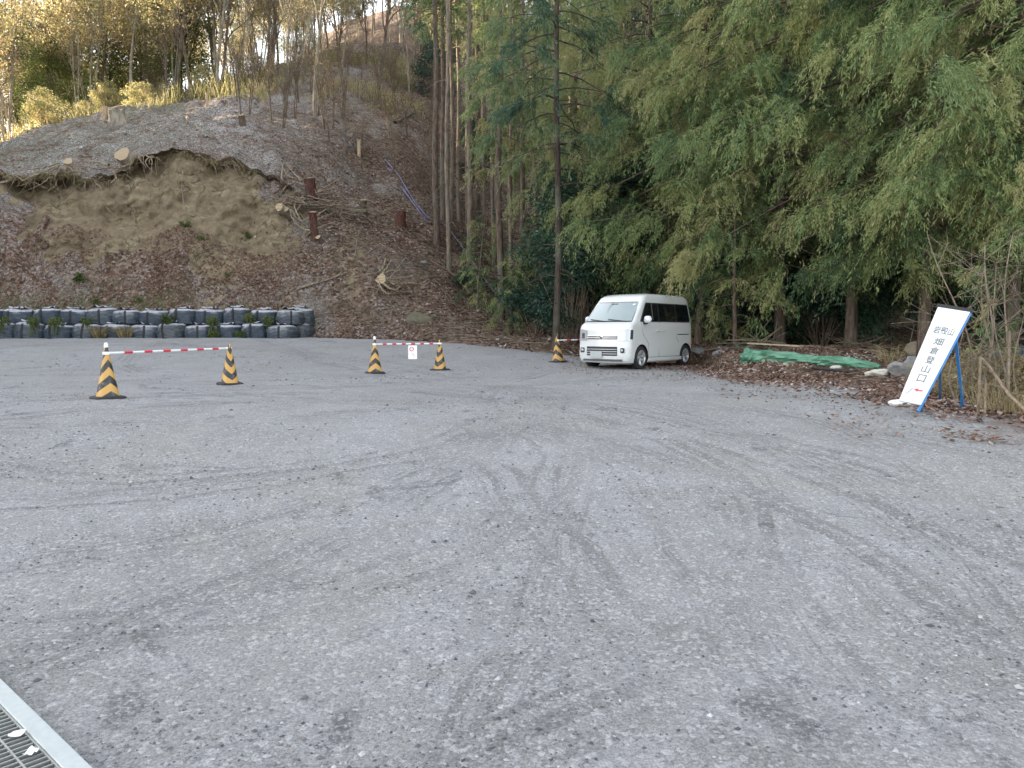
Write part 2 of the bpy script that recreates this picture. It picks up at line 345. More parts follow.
def flat_hit(px, py):
    d = ray(px, py); lo, hi = .5, 40.
    for _ in range(50):
        m = (lo+hi)/2
        if CAMZ+d.z/d.y*m > float(G(d.x/d.y*m, m)): lo = m
        else: hi = m
    return np.array([d.x/d.y*lo, lo])
def circ(p):
    (x1, y1), (x2, y2), (x3, y3) = [flat_hit(*q) for q in p]
    A = np.array([[x2-x1, y2-y1], [x3-x1, y3-y1]])*2; B = np.array([x2**2-x1**2+y2**2-y1**2, x3**2-x1**2+y3**2-y1**2])
    cx, cy = np.linalg.solve(A, B); return (cx, cy, math.hypot(cx-x1, cy-y1))
# tyre tracks sweeping over the lot
ARCS = [circ(p) for p in [((400,405),(600,440),(850,555)), ((470,400),(620,470),(720,600)), ((0,470),(250,470),(480,400)), ((0,560),(300,510),(500,420)),
 ((560,400),(760,440),(1000,500)), ((100,400),(300,394),(560,383)), ((480,400),(515,500),(640,640)), ((620,400),(800,418),(1020,470)), ((200,600),(440,480),(530,400)),
 ((0,430),(260,420),(600,395)), ((430,395),(640,425),(900,515)), ((700,640),(760,560),(690,450)), ((350,395),(520,420),(700,520)), ((500,385),(700,415),(960,560)), ((0,500),(330,470),(560,405)), ((540,400),(575,470),(560,560)), ((640,395),(860,440),(1020,560)), ((0,640),(330,590),(560,470)), ((200,380),(480,392),(800,395))]]
M['gravel'] = mat_gravel()

# gravel lot: one sheet, fine near the camera
pxs = np.concatenate([np.arange(-6000, -1000, 500), np.arange(-1000, -60, 20), np.arange(-60, 1090, 5), np.arange(1090, 1500, 20), np.arange(1500, 7000, 500)]).astype(float)
ys = np.concatenate([[-400, -100, -30, -8, -2, 0, 1.2, 1.6], np.arange(2.0, 4.4, .035), 4.4*np.exp(np.linspace(0, math.log(33/4.4), 260))])
PX, YY = np.meshgrid(pxs, ys)
XX = (PX-512)/768*np.maximum(YY, 1.2)
ZZ = G(XX, YY)
# the lot slips under the hillside beyond its foot
over = YY-foot(PX)
ZZ = np.where(over > .35, ZZ-.6*np.clip((over-.35)*2, 0, 1.5), ZZ)
near = smooth((YY-1)/3)
ZZ = ZZ+near*(.05*fbm(XX*.35, YY*.35, 3)+.018*fbm(XX*2.2, YY*2.2, 9)+.012*fbm(XX*7, YY*7, 12, 3))*smooth((40-YY)/10)
def gravel_mesh(hole=None):
    b = MB(); nr, nc = PX.shape
    i = np.arange(nr-1)[:, None]*nc; j = np.arange(nc-1)[None]
    Fc = np.stack([i+j, i+j+1, i+nc+j+1, i+nc+j], -1).reshape(-1, 4)
    V = np.stack([XX, YY, ZZ], -1).reshape(-1, 3)
    if hole is not None:
        c = V[Fc].mean(1); Fc = Fc[~hole(c[:, 0], c[:, 1])]
    b.add(V, Fc); o = b.build('gravel_lot', M['gravel'], smoothed=True)
    me = o.data; a = me.attributes.new('leaf', 'FLOAT', 'POINT')
    lf = np.interp((foot(PX)-YY), [-2, .2, 2.2, 5.], [1, .9, .5, 0])*smooth((PX-560)/150)+np.interp(foot(PX)-YY, [-1, 0, .8], [1, .8, 0])
    a.data.foreach_set('value', np.clip(lf, 0, 1).astype(np.float32).ravel())
    return tag(o, kind='structure')

hp = np.concatenate([np.arange(-3600, -1500, 100), np.arange(-1500, -60, 40), np.arange(-60, 560, 2.5), np.arange(560, 1100, 5), np.arange(1100, 3200, 80)]).astype(float)
ht = np.concatenate([np.linspace(0, 1, 8)[:-1], np.linspace(1, 2, 36)[:-1], np.linspace(2, 3, 36)[:-1], np.linspace(3, 4, 46)[:-1], np.linspace(4, 5, 16)[:-1], np.linspace(5, 6, 60)[:-1], np.linspace(6, 7, 60)[:-1], np.linspace(7, 8, 30)[:-1], np.linspace(8, 10, 30)])
KY, KZ = knots(hp)
# smooth knot heights a little between columns, and wobble the lip
wob = fbm(hp/38., hp*0, 21, 4); cutw = smooth((hp+40)/60)*smooth((345-hp)/50)
for k, amt in ((2, .5), (3, .9), (4, .6), (5, .6)):
    KZ[:, k] += wob*amt*cutw*(1 if k > 3 else .6)+(fbm(hp/9., hp*0, 23, 3)*.22*cutw if k > 3 else 0); KY[:, k] += fbm(hp/30., hp*0+k, 31, 3)*.5*cutw
k0 = np.clip(ht.astype(int), 0, NK-2); fr = ht-k0
HY = KY[:, k0].T*(1-fr[:, None])+KY[:, k0+1].T*fr[:, None]
HZ = KZ[:, k0].T*(1-fr[:, None])+KZ[:, k0+1].T*fr[:, None]
# round the piecewise profile
for _ in range(2):
    sm = HZ.copy(); sm[1:-1] = (HZ[:-2]+2*HZ[1:-1]+HZ[2:])/4; w = ((ht < 3.8) | (ht > 5.3))[:, None]; HZ = np.where(w, sm, HZ)
HPX, HT = np.meshgrid(hp, ht)
amp = smooth((HT-1.05)/.8)*np.clip(HY/32, .35, 1.5)
cutm = smooth((HPX-10)/30)*smooth((335-HPX)/50)*smooth((HT-2.2)/.6)*smooth((4.9-HT)/.2)
sx = (HPX-512)/768*HY
HY2 = HY-cutm*(.9*fbm(sx*.45, HZ*.5, 41, 4)+.22*fbm(sx*2.2, HZ*2.6, 42, 4)+.38*np.abs(fbm(sx*.8+HZ*.5, HZ*.9, 45, 3))+.13*fbm(sx*5, HZ*5, 46, 3))
HZ2 = HZ+amp*(1-cutm*.8)*(.55*fbm(sx*.28, HY*.28, 51, 3)+.20*fbm(sx*1.1, HY*1.1+HT, 52, 4)+.07*fbm(sx*4.3, HY*4.3+HT*3, 54, 3))
HX = (HPX-512)/768*HY2
def hill_mesh():
    b = MB(); nr, nc = HX.shape
    i = np.arange(nr-1)[:, None]*nc; j = np.arange(nc-1)[None]
    b.add(np.stack([HX, HY2, HZ2], -1).reshape(-1, 3), np.stack([i+j, i+j+1, i+nc+j+1, i+nc+j], -1).reshape(-1, 4))
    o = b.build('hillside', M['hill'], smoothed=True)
    nz = fbm(sx*.5, HZ*.5, 61, 3)
    edge = fbm(sx*.9, HZ*.9, 66, 4)*60
    soil = smooth((HPX+edge-22)/22)*smooth((300-HPX+edge)/30)*smooth((HT-2.15+nz*1.5)/.5)*smooth((5.0-HT)/.03)
    soil = np.maximum(soil, .46*smooth((HPX-60)/80)*smooth((360-HPX)/60)*smooth((HT-1.1)/.3)*(HT < 3.5)*smooth(nz*2+.5))
    soil = np.maximum(soil, .5*np.exp(-((HPX-355)/25)**2)*((HT > 2) & (HT < 4.6)))
    frost = smooth((430-HPX+fbm(sx*.5, HY*.5, 67, 3)*90)/170)*smooth((HT-4.99)/.08)*smooth((8.3-HT)/.6)*(.75+.5*fbm(sx*.4, HY*.4, 68, 3))
    frost = np.maximum(frost, .38*smooth((440-HPX)/100)*(HT < 4.9)*smooth(nz*2+.6))
    green = .75*np.exp(-((HT-1.35)/.35)**2)*smooth((330-HPX)/60)+.45*smooth((HT-5.1)/.5)*smooth((250-HPX)/80)
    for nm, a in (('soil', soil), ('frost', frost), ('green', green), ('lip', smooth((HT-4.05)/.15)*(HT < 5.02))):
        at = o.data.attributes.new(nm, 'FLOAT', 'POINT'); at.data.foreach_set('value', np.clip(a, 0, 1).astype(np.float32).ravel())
    return tag(o, kind='structure')
HILL = hill_mesh()
_tmp = gravel_mesh()
def bvh_of(obs):
    V = []; Fs = []; n = 0
    for o in obs:
        me = o.data; v = np.empty(len(me.vertices)*3, np.float32); me.vertices.foreach_get('co', v); v = v.reshape(-1, 3)
        V += [tuple(a) for a in v.tolist()]
        l = np.empty(len(me.loops), np.int32); me.loops.foreach_get('vertex_index', l); Fs += [tuple(a) for a in (l.reshape(-1, 4)+n).tolist()]; n += len(v)
    return BVHTree.FromPolygons(V, Fs)
BVH = bvh_of([HILL, _tmp])
def at(px, py):
    d = ray(px, py).normalized(); h = BVH.ray_cast(Vector((0, 0, CAMZ)), d)
    return h[0] if h[0] is not None else P(px, py, 60)
def gz(x, y):
    h = BVH.ray_cast(Vector((x, y, 400)), Vector((0, 0, -1))); return h[0].z if h[0] is not None else 0.
def gnorm(x, y):
    h = BVH.ray_cast(Vector((x, y, 400)), Vector((0, 0, -1))); return h[1] if h[0] is not None else Vector((0, 0, 1))
def on(px, y, dz=0):
    """point on the ground in image column px at distance y"""
    x = (px-512)/768*y*1.0; return Vector((x, y, gz(x, y)+dz))

# ---- gutter in the corner and its opening in the gravel
ga, gb = at(0, 680), at(83, 768)
gdir = Vector((gb.x-ga.x, gb.y-ga.y, 0)).normalized(); gnx = Vector((gdir.y, -gdir.x, 0))   # towards the gutter
if gnx.dot(Vector((-1, -1, 0))) < 0: gnx = -gnx
ia = at(0, 708); kerb_w = abs((Vector((ia.x-ga.x, ia.y-ga.y, 0))).dot(gnx))
kerb_w = max(.05, kerb_w)
GW = .34
def in_gutter(x, y):
    s = (x-ga.x)*gnx.x+(y-ga.y)*gnx.y
    return (s > kerb_w*.5) & (s < kerb_w*1.5+GW) & (y > -3) & (y < 6)
bpy.data.objects.remove(_tmp)
LOT = gravel_mesh(in_gutter)
print('kerb', kerb_w, ga, gb)
# ------------------------------------------------------------------ vegetation
def blades(b, base, dirs, length, width, tint, rng, mat=0, fold=False):
    """many narrow leaf blades: base (n,3), dirs (n,3) unit, length/width (n,)"""
    n = len(base); r = rng.normal(size=(n, 3)); s = np.cross(dirs, r); s /= np.linalg.norm(s, axis=1)[:, None]+1e-9
    L = length[:, None]; W = width[:, None]
    V = np.stack([base, base+dirs*L*.45+s*W*.5, base+dirs*L, base+dirs*L*.45-s*W*.5], 1).reshape(-1, 3)
    b.add(V, np.arange(4*n).reshape(n, 4), mat, tint)
def norm(v): return v/(np.linalg.norm(v, axis=-1, keepdims=True)+1e-9)

def sprays(b, base, dirs, rng, L=.6, nb=26, bl=.17, bw=.028, tint=None, droop=.6, spread=.75):
    """feathery hanging branchlets"""
    n = len(base); s = rng.uniform(.05, 1, (n, nb)); l = L*rng.uniform(.6, 1.25, (n, 1))
    p = base[:, None]+dirs[:, None]*(s*l)[..., None]; p = p+np.array([0, 0, -1.])*(droop*(s**2)*l)[..., None]
    ax = norm(dirs[:, None]+np.array([0, 0, -1.])*(2*droop*s)[..., None])
    d = norm(ax+rng.normal(size=(n, nb, 3))*spread*.6+np.array([0, 0, -.25]))
    p = p+rng.normal(size=(n, nb, 3))*.03
    t = np.full(n, .5) if tint is None else tint
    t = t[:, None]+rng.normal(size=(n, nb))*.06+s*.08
    blades(b, p.reshape(-1, 3), d.reshape(-1, 3), (bl*rng.uniform(.6, 1.3, n*nb)), np.full(n*nb, bw), np.clip(t.ravel(), 0, 1), rng)

def cedar(name, seed, H=22, base=2., Rc=3.6, limbs=70, dens=1., trunk_r=.26, foliage='cedar', nb=26, bl=.17, bw=.03, bare=8, top_cut=None, tb=.5, Ls=.62, droop=.65):
    rng = np.random.default_rng(seed)
    root = empty(name, (0, 0, 0)); tb_ = MB()
    zz = np.linspace(-.6, H, 16); lean = rng.normal(size=2)*.25
    pts = np.stack([lean[0]*(zz/H)**2+.05*np.sin(zz*.7+seed), lean[1]*(zz/H)**2+.05*np.cos(zz*.6), zz], -1)
    rad = trunk_r*(1-.8*np.clip(zz/H, 0, 1))*(1+.35*np.exp(-np.clip(zz, 0, None)*2.2))
    tb_.tube(pts, rad, 10)
    fb = MB(); SB = []; SD = []; ST = []
    ztop = top_cut or H
    for i in range(limbs+bare):
        isbare = i >= limbs
        z0 = base+(ztop-base)*((i+rng.random())/limbs) if not isbare else rng.uniform(1.2, base+2.5)
        prof = min(1, .55+(z0-base)/4.)*(1-max(0, (z0-H*.35))/(H*.68))
        Lm = max(.5, Rc*prof*rng.uniform(.65, 1.15)) if not isbare else rng.uniform(.4, 1.8)
        a = i*2.399+rng.normal()*.4; n = 9; s = np.linspace(0, 1, n)
        up = rng.uniform(-.05, .35)
        hx = Lm*s; dz = Lm*(up*s-.62*s**2+.22*s**4)
        w = np.cumsum(rng.normal(size=n)*.05)*Lm*.5
        P0 = np.array([np.interp(z0, zz, pts[:, 0]), np.interp(z0, zz, pts[:, 1]), z0])
        ln = P0+np.stack([hx*math.cos(a)-w*math.sin(a), hx*math.sin(a)+w*math.cos(a), dz], -1)
        tb_.tube(ln, (.012+.016*Lm*.5)*(1-.8*s), 4)
        if isbare: continue
        t0 = np.clip(tb+rng.normal()*.2, .05, .95)
        m = max(6, int(Lm*9*dens)); nc_ = max(3, m//7); cu = rng.uniform(.2, 1.0, nc_)**.7; cs = rng.choice([-1, 1], nc_)*rng.uniform(.25, 1.2, nc_); ck = rng.uniform(0, 1, nc_); ci = rng.integers(0, nc_, m); u = np.clip(cu[ci]+rng.normal(size=m)*.035, .1, 1)
        bp = np.stack([np.interp(u, s, ln[:, k]) for k in range(3)], -1)
        td = np.array([math.cos(a), math.sin(a), -.15]); sd = np.array([-math.sin(a), math.cos(a), 0])
        side = (cs[ci]+rng.normal(size=m)*.3)[:, None]
        d = norm(td*rng.uniform(.3, 1, m)[:, None]+sd*side+np.array([0, 0, 1])*rng.normal(0, .28, m)[:, None])
        # second-order branchlets
        l2 = Lm*.42*(1.15-u)*rng.uniform(.7, 1.1, m)+.12
        k2 = np.clip(ck[ci]+rng.normal(size=m)*.15, 0, 1.1)
        SB.append(bp+d*(l2*k2)[:, None]+np.array([0, 0, -1])*(l2*k2*.35)[:, None]); SD.append(d)
        brown = (rng.random(m) < .02)*.4
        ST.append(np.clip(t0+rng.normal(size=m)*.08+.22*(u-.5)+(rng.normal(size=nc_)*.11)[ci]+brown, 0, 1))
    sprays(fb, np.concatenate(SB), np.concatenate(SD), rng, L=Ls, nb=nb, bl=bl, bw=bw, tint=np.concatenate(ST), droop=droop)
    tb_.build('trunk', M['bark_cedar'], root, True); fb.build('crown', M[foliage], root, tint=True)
    return root

def bare_tree(name, seed, H=9, r0=.09, bark='bark_pale', leaves=0, leafmat='gold', spread=.5, depth=4, multi=1, leaf=.09, lean=0, parts=('trunk', 'crown')):
    rng = np.random.default_rng(seed); root = empty(name, (0, 0, 0)); tb_ = MB(); fb = MB(); tips = []
    def grow(p, d, L, r, lv):
        n = 7; pts = [p]; dd = d.copy()
        for i in range(n-1):
            dd = norm(dd+rng.normal(size=3)*(.05 if lv == 0 else .13)*(1+lv*.3)+np.array([0, 0, .05])); pts.append(pts[-1]+dd*L/(n-1))
        pts = np.array(pts); tb_.tube(pts, np.linspace(r, r*.5 if lv < depth else r*.25, n), 7 if lv == 0 else (4 if lv < 3 else 3))
        if lv >= 2: tips.extend(pts[2:])
        if lv >= depth: return
        k = 5 if lv == 0 else 3
        for j in range(k):
            s = rng.uniform(.5, 1) if lv == 0 else rng.uniform(.3, 1)
            q = np.array([np.interp(s*(n-1), range(n), pts[:, c]) for c in range(3)])
            a = rng.normal(size=3); a -= a@dd*dd; a = norm(a); nd = norm(dd+a*spread*rng.uniform(.6, 1.6)+np.array([0, 0, .12]))
            grow(q, nd, L*rng.uniform(.42, .62), r*(1-.45*s)*.55, lv+1)
        grow(pts[-1], dd, L*.5, r*.5, lv+1)
    for m in range(multi):
        d0 = norm(np.array([rng.normal()*.12*(multi > 1)+lean, rng.normal()*.1, 1])); grow(np.array([rng.normal()*.1*(multi > 1), 0, -.3]), d0, H*.52*rng.uniform(.85, 1.1), r0*rng.uniform(.7, 1), 0)
    tb_.build(parts[0], M[bark], root, True)
    if leaves and tips:
        T = np.array(tips); i = rng.integers(0, len(T), leaves); p = T[i]+rng.normal(size=(leaves, 3))*.12
        d = norm(rng.normal(size=(leaves, 3))+np.array([0, 0, -.5])); blades(fb, p, d, np.full(leaves, leaf)*rng.uniform(.6, 1.3, leaves), np.full(leaves, leaf*.6), rng.random(leaves), rng)
        fb.build(parts[1], M[leafmat], root, tint=True)
    return root

def leafy_shrub(name, seed, H=3, Rr=1.2, n=9000, mat='shrub', leaf=.11, clumps=26, stem='twig'):
    rng = np.random.default_rng(seed); root = empty(name, (0, 0, 0)); tb_ = MB(); fb = MB()
    C = []; 
    for i in range(clumps):
        z = H*rng.uniform(.15, 1); rr = Rr*math.sqrt(max(.08, 1-((z/H-.5)/.62)**2)); a = rng.uniform(0, 6.28); q = rng.uniform(.3, 1)*rr
        c = np.array([q*math.cos(a), q*math.sin(a), z]); C.append(c)
        s = np.linspace(0, 1, 6)[:, None]; tb_.tube(np.array([rng.normal()*.08, rng.normal()*.08, -.2])*(1-s)+c*s+np.array([0, 0, 1])*np.sin(s*3.1)*.15, np.linspace(.022, .006, 6), 4)
    C = np.array(C); k = rng.integers(0, clumps, n); off = norm(rng.normal(size=(n, 3)))*rng.uniform(.3, 1, n)[:, None]*np.array([1, 1, .6])*Rr*.42
    p = C[k]+off; d = norm(off*1.2+rng.normal(size=(n, 3))*.35+np.array([0, 0, -.15])); ct = rng.normal(size=clumps)*.13+.45
    blades(fb, p, d, leaf*rng.uniform(.7, 1.3, n), np.full(n, leaf*.42), np.clip(ct[k]+rng.normal(size=n)*.1, 0, 1), rng)
    tb_.build('stems', M[stem], root, True); fb.build('foliage', M[mat], root, tint=True)
    return root

def grass_clump(name, seed, n=160, h=.5, r=.2, mat='drygrass', w=.012):
    rng = np.random.default_rng(seed); b = MB(); a = rng.uniform(0, 6.28, n); q = np.sqrt(rng.random(n))*r
    p = np.stack([q*np.cos(a), q*np.sin(a), -.03+0*a], -1); o = norm(np.stack([np.cos(a)*.45*q/r+rng.normal(size=n)*.18, np.sin(a)*.45*q/r+rng.normal(size=n)*.18, np.ones(n)], -1))
    L = h*rng.uniform(.4, 1.1, n); blades(b, p, o, L, np.full(n, w), rng.random(n), rng)
    tip = p+o*L[:, None]*.8; d2 = norm(o+np.stack([np.cos(a), np.sin(a), -.7+0*a], -1)*.8); blades(b, tip, d2, L*.45, np.full(n, w*.8), rng.random(n), rng)
    return b.build(name, M[mat], tint=True)

PROTO = {}
def place(proto, loc, rz=None, sc=1., label=None, cat='tree', group=None, used=set(), tilt=0):
    o = proto if proto.name not in used else copy_tree(proto)
    used.add(proto.name)
    o.location = loc; o.rotation_euler = (tilt, 0, random.uniform(0, 6.28) if rz is None else rz); o.scale = (sc, sc, sc*random.uniform(.95, 1.08) if proto.type == 'EMPTY' else sc)
    o['label'] = label; o['category'] = cat
    if group: o['group'] = group
    elif 'group' in o: del o['group']
    return o

# ---- cedars of the front row on the right
cA = cedar('cedar_tree', 1, H=22, base=2.7, Rc=4.2, limbs=78, trunk_r=.15, Ls=.66, droop=.9, top_cut=15, dens=1.55, nb=40, bl=.12, bw=.021, tb=.6)
cB = cedar('cedar_tree', 2, H=24, base=2.7, Rc=4.6, limbs=80, trunk_r=.16, Ls=.66, droop=.9, top_cut=15, dens=1.5, nb=40, bl=.12, bw=.021, tb=.7)
cC = cedar('cedar_tree', 3, H=20, base=2.3, Rc=3.8, limbs=76, trunk_r=.13, Ls=.66, droop=.9, top_cut=14, dens=1.5, nb=40, bl=.12, bw=.021, tb=.5)
FRONT = [ # px, y, proto, scale, label
 (700, 23.5, cC, 1.0, 'olive green cedar rising behind the tail of the white van'),
 (778, 21.5, cA, 1.0, 'cedar with a bare brown trunk standing behind the green tarp'),
 (850, 20.0, cB, .95, 'cedar with yellowish drooping sprays between the green tarp and the sign'),
 (925, 17.6, cC, 1.0, 'green cedar overhanging the leaning white sign'),
 (1010, 16.5, cA, .95, 'bright green cedar towering behind the bare bush at the right edge'),
 (1110, 15.5, cB, 1.0, 'cedar whose boughs enter from the right edge of the picture'),
 (645, 28, cB, .9, 'cedar with yellow green tips just above the roof of the white van'),
]
for px, y, pr, sc, lab in FRONT:
    place(pr, on(px, y, -.1), sc=sc, label=lab, cat='cedar')
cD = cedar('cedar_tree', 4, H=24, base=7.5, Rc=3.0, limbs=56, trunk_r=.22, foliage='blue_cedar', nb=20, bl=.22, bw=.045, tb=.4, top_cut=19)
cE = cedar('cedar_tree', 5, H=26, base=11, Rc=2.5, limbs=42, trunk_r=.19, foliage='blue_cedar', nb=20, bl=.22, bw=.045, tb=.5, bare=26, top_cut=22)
g1 = 'cedars of the second row on the right'
rnd = random.Random(11)
for px, y in [(690, 30), (740, 28), (800, 27), (870, 25.5), (940, 23.5), (1000, 22.5), (1080, 21), (1180, 20), (720, 35), (790, 34), (860, 32), (930, 31), (1010, 29), (1090, 28)]:
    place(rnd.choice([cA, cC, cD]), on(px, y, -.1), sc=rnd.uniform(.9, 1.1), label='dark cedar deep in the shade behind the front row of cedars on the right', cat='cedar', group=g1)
cJ = cedar('slender_cedar', 12, H=27, base=14.5, Rc=2.0, limbs=30, trunk_r=.12, foliage='blue_cedar', nb=18, bl=.2, bw=.04, tb=.5, bare=16, top_cut=22)
cK = cedar('slender_cedar', 13, H=25, base=8, Rc=1.5, limbs=26, trunk_r=.09, foliage='cedar', nb=18, bl=.17, bw=.035, tb=.6, bare=30, top_cut=20)
def trunk_of(r): return [q for q in r.children if q.name.startswith('trunk')][0]
for pr_ in (cJ, cK): trunk_of(pr_).data.materials[0] = M['bark_slim']
for i in range(50):
    px = 452+i*4.2+rnd.uniform(-6, 6); y = rnd.uniform(33, 60) if px < 560 else rnd.uniform(31, 52)
    place(rnd.choice([cJ, cJ, cK]), on(px, y, -.2), sc=rnd.uniform(.8, 1.15), label='slender bare trunked cedar in the thin wood between the leafy slope and the van', cat='cedar', group='slender cedars in the thin wood', tilt=rnd.uniform(-.02, .02))
g2 = 'cedars far back on the wooded slope'
for row, y in enumerate([42, 52, 64, 78]):
    for px in range(450 if row else 560, 1160, 62 if row < 2 else 50):
        q = px+rnd.uniform(-22, 22)
        if q < 655 and (y < 60 or rnd.random() < .5): continue
        place(rnd.choice([cD, cE, cE]) if q < 660 else rnd.choice([cD, cE, cC]), on(q, y+rnd.uniform(-4, 4), -.2), sc=rnd.uniform(.85, 1.15), label='cedar far back on the dim wooded slope', cat='cedar', group=g2)
# ---- slender trunks left of the van (named one by one)
cF = cedar('cedar_tree', 6, H=23, base=6.5, Rc=2.6, limbs=50, trunk_r=.115, foliage='blue_cedar', nb=22, bl=.2, bw=.036, tb=.62, bare=30, top_cut=16)
cG = cedar('cedar_tree', 7, H=21, base=6.5, Rc=2.1, limbs=42, trunk_r=.15, foliage='cedar', nb=22, bl=.19, bw=.034, tb=.6, bare=20, top_cut=17)
M['bark_dark'] = mat_bark('dark_bark', (.03, .024, .02), (.10, .078, .064)); trunk_of(cF).data.materials[0] = M['bark_dark']
for px, y, pr, sc, lab in [
 (557, 23.6, cF, 1.0, 'thick dark cedar trunk directly behind the cone beside the white van'),
 (500, 30, cG, .95, 'slim pale cedar trunk on the slope above the foot of the mauve rope'),
 (437, 36, cE, .85, 'slender bare trunked cedar standing on the leafy slope left of its close twin'),
 (444, 38.5, cE, .8, 'slender cedar just behind and right of its close twin on the leafy slope'),
 (588, 33, cG, 1.05, 'cedar with pale bark right of the thick dark trunk'),
 (617, 38, cF, .9, 'reddish cedar trunk seen above the left end of the van roof'),
 (478, 44, cE, .9, 'thin cedar deep in the wood right of the twin trunks'),
 (535, 36, cG, .85, 'cedar with hanging mid height boughs between the slim and the thick trunk'),
 (640, 34, cD, .85, 'cedar with hanging mid height boughs above the front of the van roof'), (575, 37, cG, 1.0, 'feathery cedar high behind the right side of the thick dark trunk'),
 (522, 33, cG, .9, 'cedar with low feathery boughs left of the thick dark trunk')]:
    place(pr, on(px, y, -.2), sc=sc, label=lab, cat='cedar')
# ---- evergreen bushes under the cedars
sA = leafy_shrub('evergreen_bush', 21, 3.2, 1.5, 9000); sB = leafy_shrub('evergreen_bush', 22, 2.2, 1.2, 7000, leaf=.1)
sC = leafy_shrub('evergreen_bush', 23, 4.8, 1.7, 12000, leaf=.13, clumps=34)
for px, y, pr, sc, lab in [
 (585, 26.5, sC, 1.0, 'tall dark leaved bush between the thick trunk and the van roof'),
 (618, 28, sC, 1.1, 'tall dark leaved bush rising behind the van windscreen'),
 (535, 27.5, sB, .95, 'low dark bush left of the thick dark trunk'),
 (650, 26, sA, 1.0, 'rounded evergreen bush right behind the van roof'),
 (712, 23.5, sB, 1.0, 'evergreen bush in the dark gap right behind the van tail'),
 (742, 23.5, sA, .9, 'dark evergreen bush behind the left end of the green tarp'),
 (820, 22.5, sA, .95, 'dark evergreen bush behind the middle of the green tarp'),
 (880, 21, sB, 1.1, 'dark evergreen bush behind the tan boulder'),
 (520, 31.5, sA, .7, 'small green bush beside the slim pale cedar trunk'),
 (470, 33, sB, .55, 'little fern green bush low on the slope left of the slim pale trunk'),
 (600, 38, sC, 1.2, 'blue green bush high behind the thick dark trunk'), (560, 40, sC, 1.1, 'blue green bush deep in the wood over the thick trunk'),
 (572, 25.5, sC, 1.05, 'dark teal bush just right of the thick dark trunk'), (634, 27, sC, 1.25, 'tallest dark teal bush rising above the windscreen of the van'), (604, 30, sC, 1.35, 'dark teal bush farther back between the thick trunk and the van')]:
    place(pr, on(px, y, -.15), sc=sc, label=lab, cat='bush')
for px, y in [(960, 19.5), (1040, 18.5), (930, 26), (1000, 27), (860, 28), (790, 30), (1100, 24), (680, 42), (740, 44), (480, 52), (440, 62), (520, 60), (660, 33), (630, 44), (705, 36), (840, 37), (900, 36)]:
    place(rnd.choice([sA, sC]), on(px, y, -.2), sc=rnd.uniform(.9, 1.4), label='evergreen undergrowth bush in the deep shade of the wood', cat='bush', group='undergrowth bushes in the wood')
# ---- low drooping boughs: young cedars at the front
cH = cedar('young_cedar', 8, H=5.5, base=.5, Rc=1.6, limbs=34, trunk_r=.06, nb=22, bl=.15, bw=.026, bare=2, tb=.55, Ls=.5)
cI = cedar('young_cedar', 9, H=7.5, base=.9, Rc=1.9, limbs=40, trunk_r=.08, nb=22, bl=.16, bw=.028, bare=3, tb=.66, Ls=.5)
for px, y, pr, sc, lab in [(535, 31, cI, .62, 'young pale green cedar leaning over the slope behind the second pair of cones'),
 (478, 30.5, cH, .75, 'young feathery cedar left of the slim pale trunk'), (512, 28, cH, .6, 'small feathery cedar at the foot of the slope near the rope end'),
 (668, 24.5, cI, .8, 'young yellow green cedar beside the rear of the van roof'), (703, 24, cH, .6, 'little cedar in the dark gap at the tail of the van'),
 (735, 20.5, cI, .8, 'young cedar with low boughs over the left end of the green tarp'), 
 (1035, 13.5, cH, .75, 'young green cedar behind the bare bush at the right edge')]:
    place(pr, on(px, y, -.1), sc=sc, label=lab, cat='young cedar')
# ---- ridge: bare and golden trees
bA = bare_tree('bare_tree', 31, 14, .12, leaves=1500, multi=1, spread=.42); bB = bare_tree('bare_tree', 32, 12, .07, leaves=2600, multi=3, leaf=.13, spread=.4)
bC = bare_tree('bare_tree', 33, 14, .13, leaves=3600, leaf=.16, spread=.5, bark='bark_cedar')
bE = bare_tree('bare_tree', 35, 11, .07, leaves=2800, leaf=.17, multi=2, spread=.55, depth=4); bD = bare_tree('bare_tree', 34, 8, .07, leaves=160, multi=2, bark='bark_cedar')
for px, y, pr, sc, lab in [
 (319, 47, bA, 1.15, 'pale barked tree with flared roots rooted above the tall red stump'),
 (302, 50, bB, .9, 'bare tree forking into slim pale stems left of the pale barked tree'),
 (224, 55, bA, 1.25, 'tall grey trunk behind the stake on the frosty ridge'),
 (184, 58, bC, 1.25, 'brown trunk leaning right on the sunlit ridge'),
 (172, 57, bC, 1.0, 'paler trunk close to the left of the brown leaning one'),
 (276, 54, bD, 1.3, 'bare slim tree on the ridge right of the tall grey trunk'),
 (328, 43, bD, .62, 'thin crooked sapling in front of the pale barked tree'),
 (345, 47, bD, .8, 'thin leaning sapling right of the pale barked tree'),
 (10, 52, bD, 1.1, 'pale slanting sapling at the left edge of the ridge'),
 (497, 35, bD, .5, 'dead twiggy sapling beside the slim pale cedar trunk'),
 (398, 41, bD, .7, 'bare sapling on the slope left of the twin trunks'),
 (430, 40, bD, .6, 'small bare thicket stem under the twin trunks')]:
    place(pr, on(px, y, -.1), sc=sc, label=lab, cat='tree')
g3 = 'bare and golden trees along the ridge'
for row, y in enumerate([57, 62, 68, 75, 84, 96, 110, 126]):
    for px in range(-40, 475, [38, 32, 30, 27, 26, 25, 24, 24][row]):
        q = px+rnd.uniform(-18, 18)
        if row == 0 and q > 350: continue
        place(rnd.choice([bA, bB, bC, bC, bE, bE]), on(q, y+rnd.uniform(-3, 3), -.1), sc=rnd.uniform(.8, 1.35), label='bare golden leaved tree in the thicket along the ridge', cat='tree', group=g3)
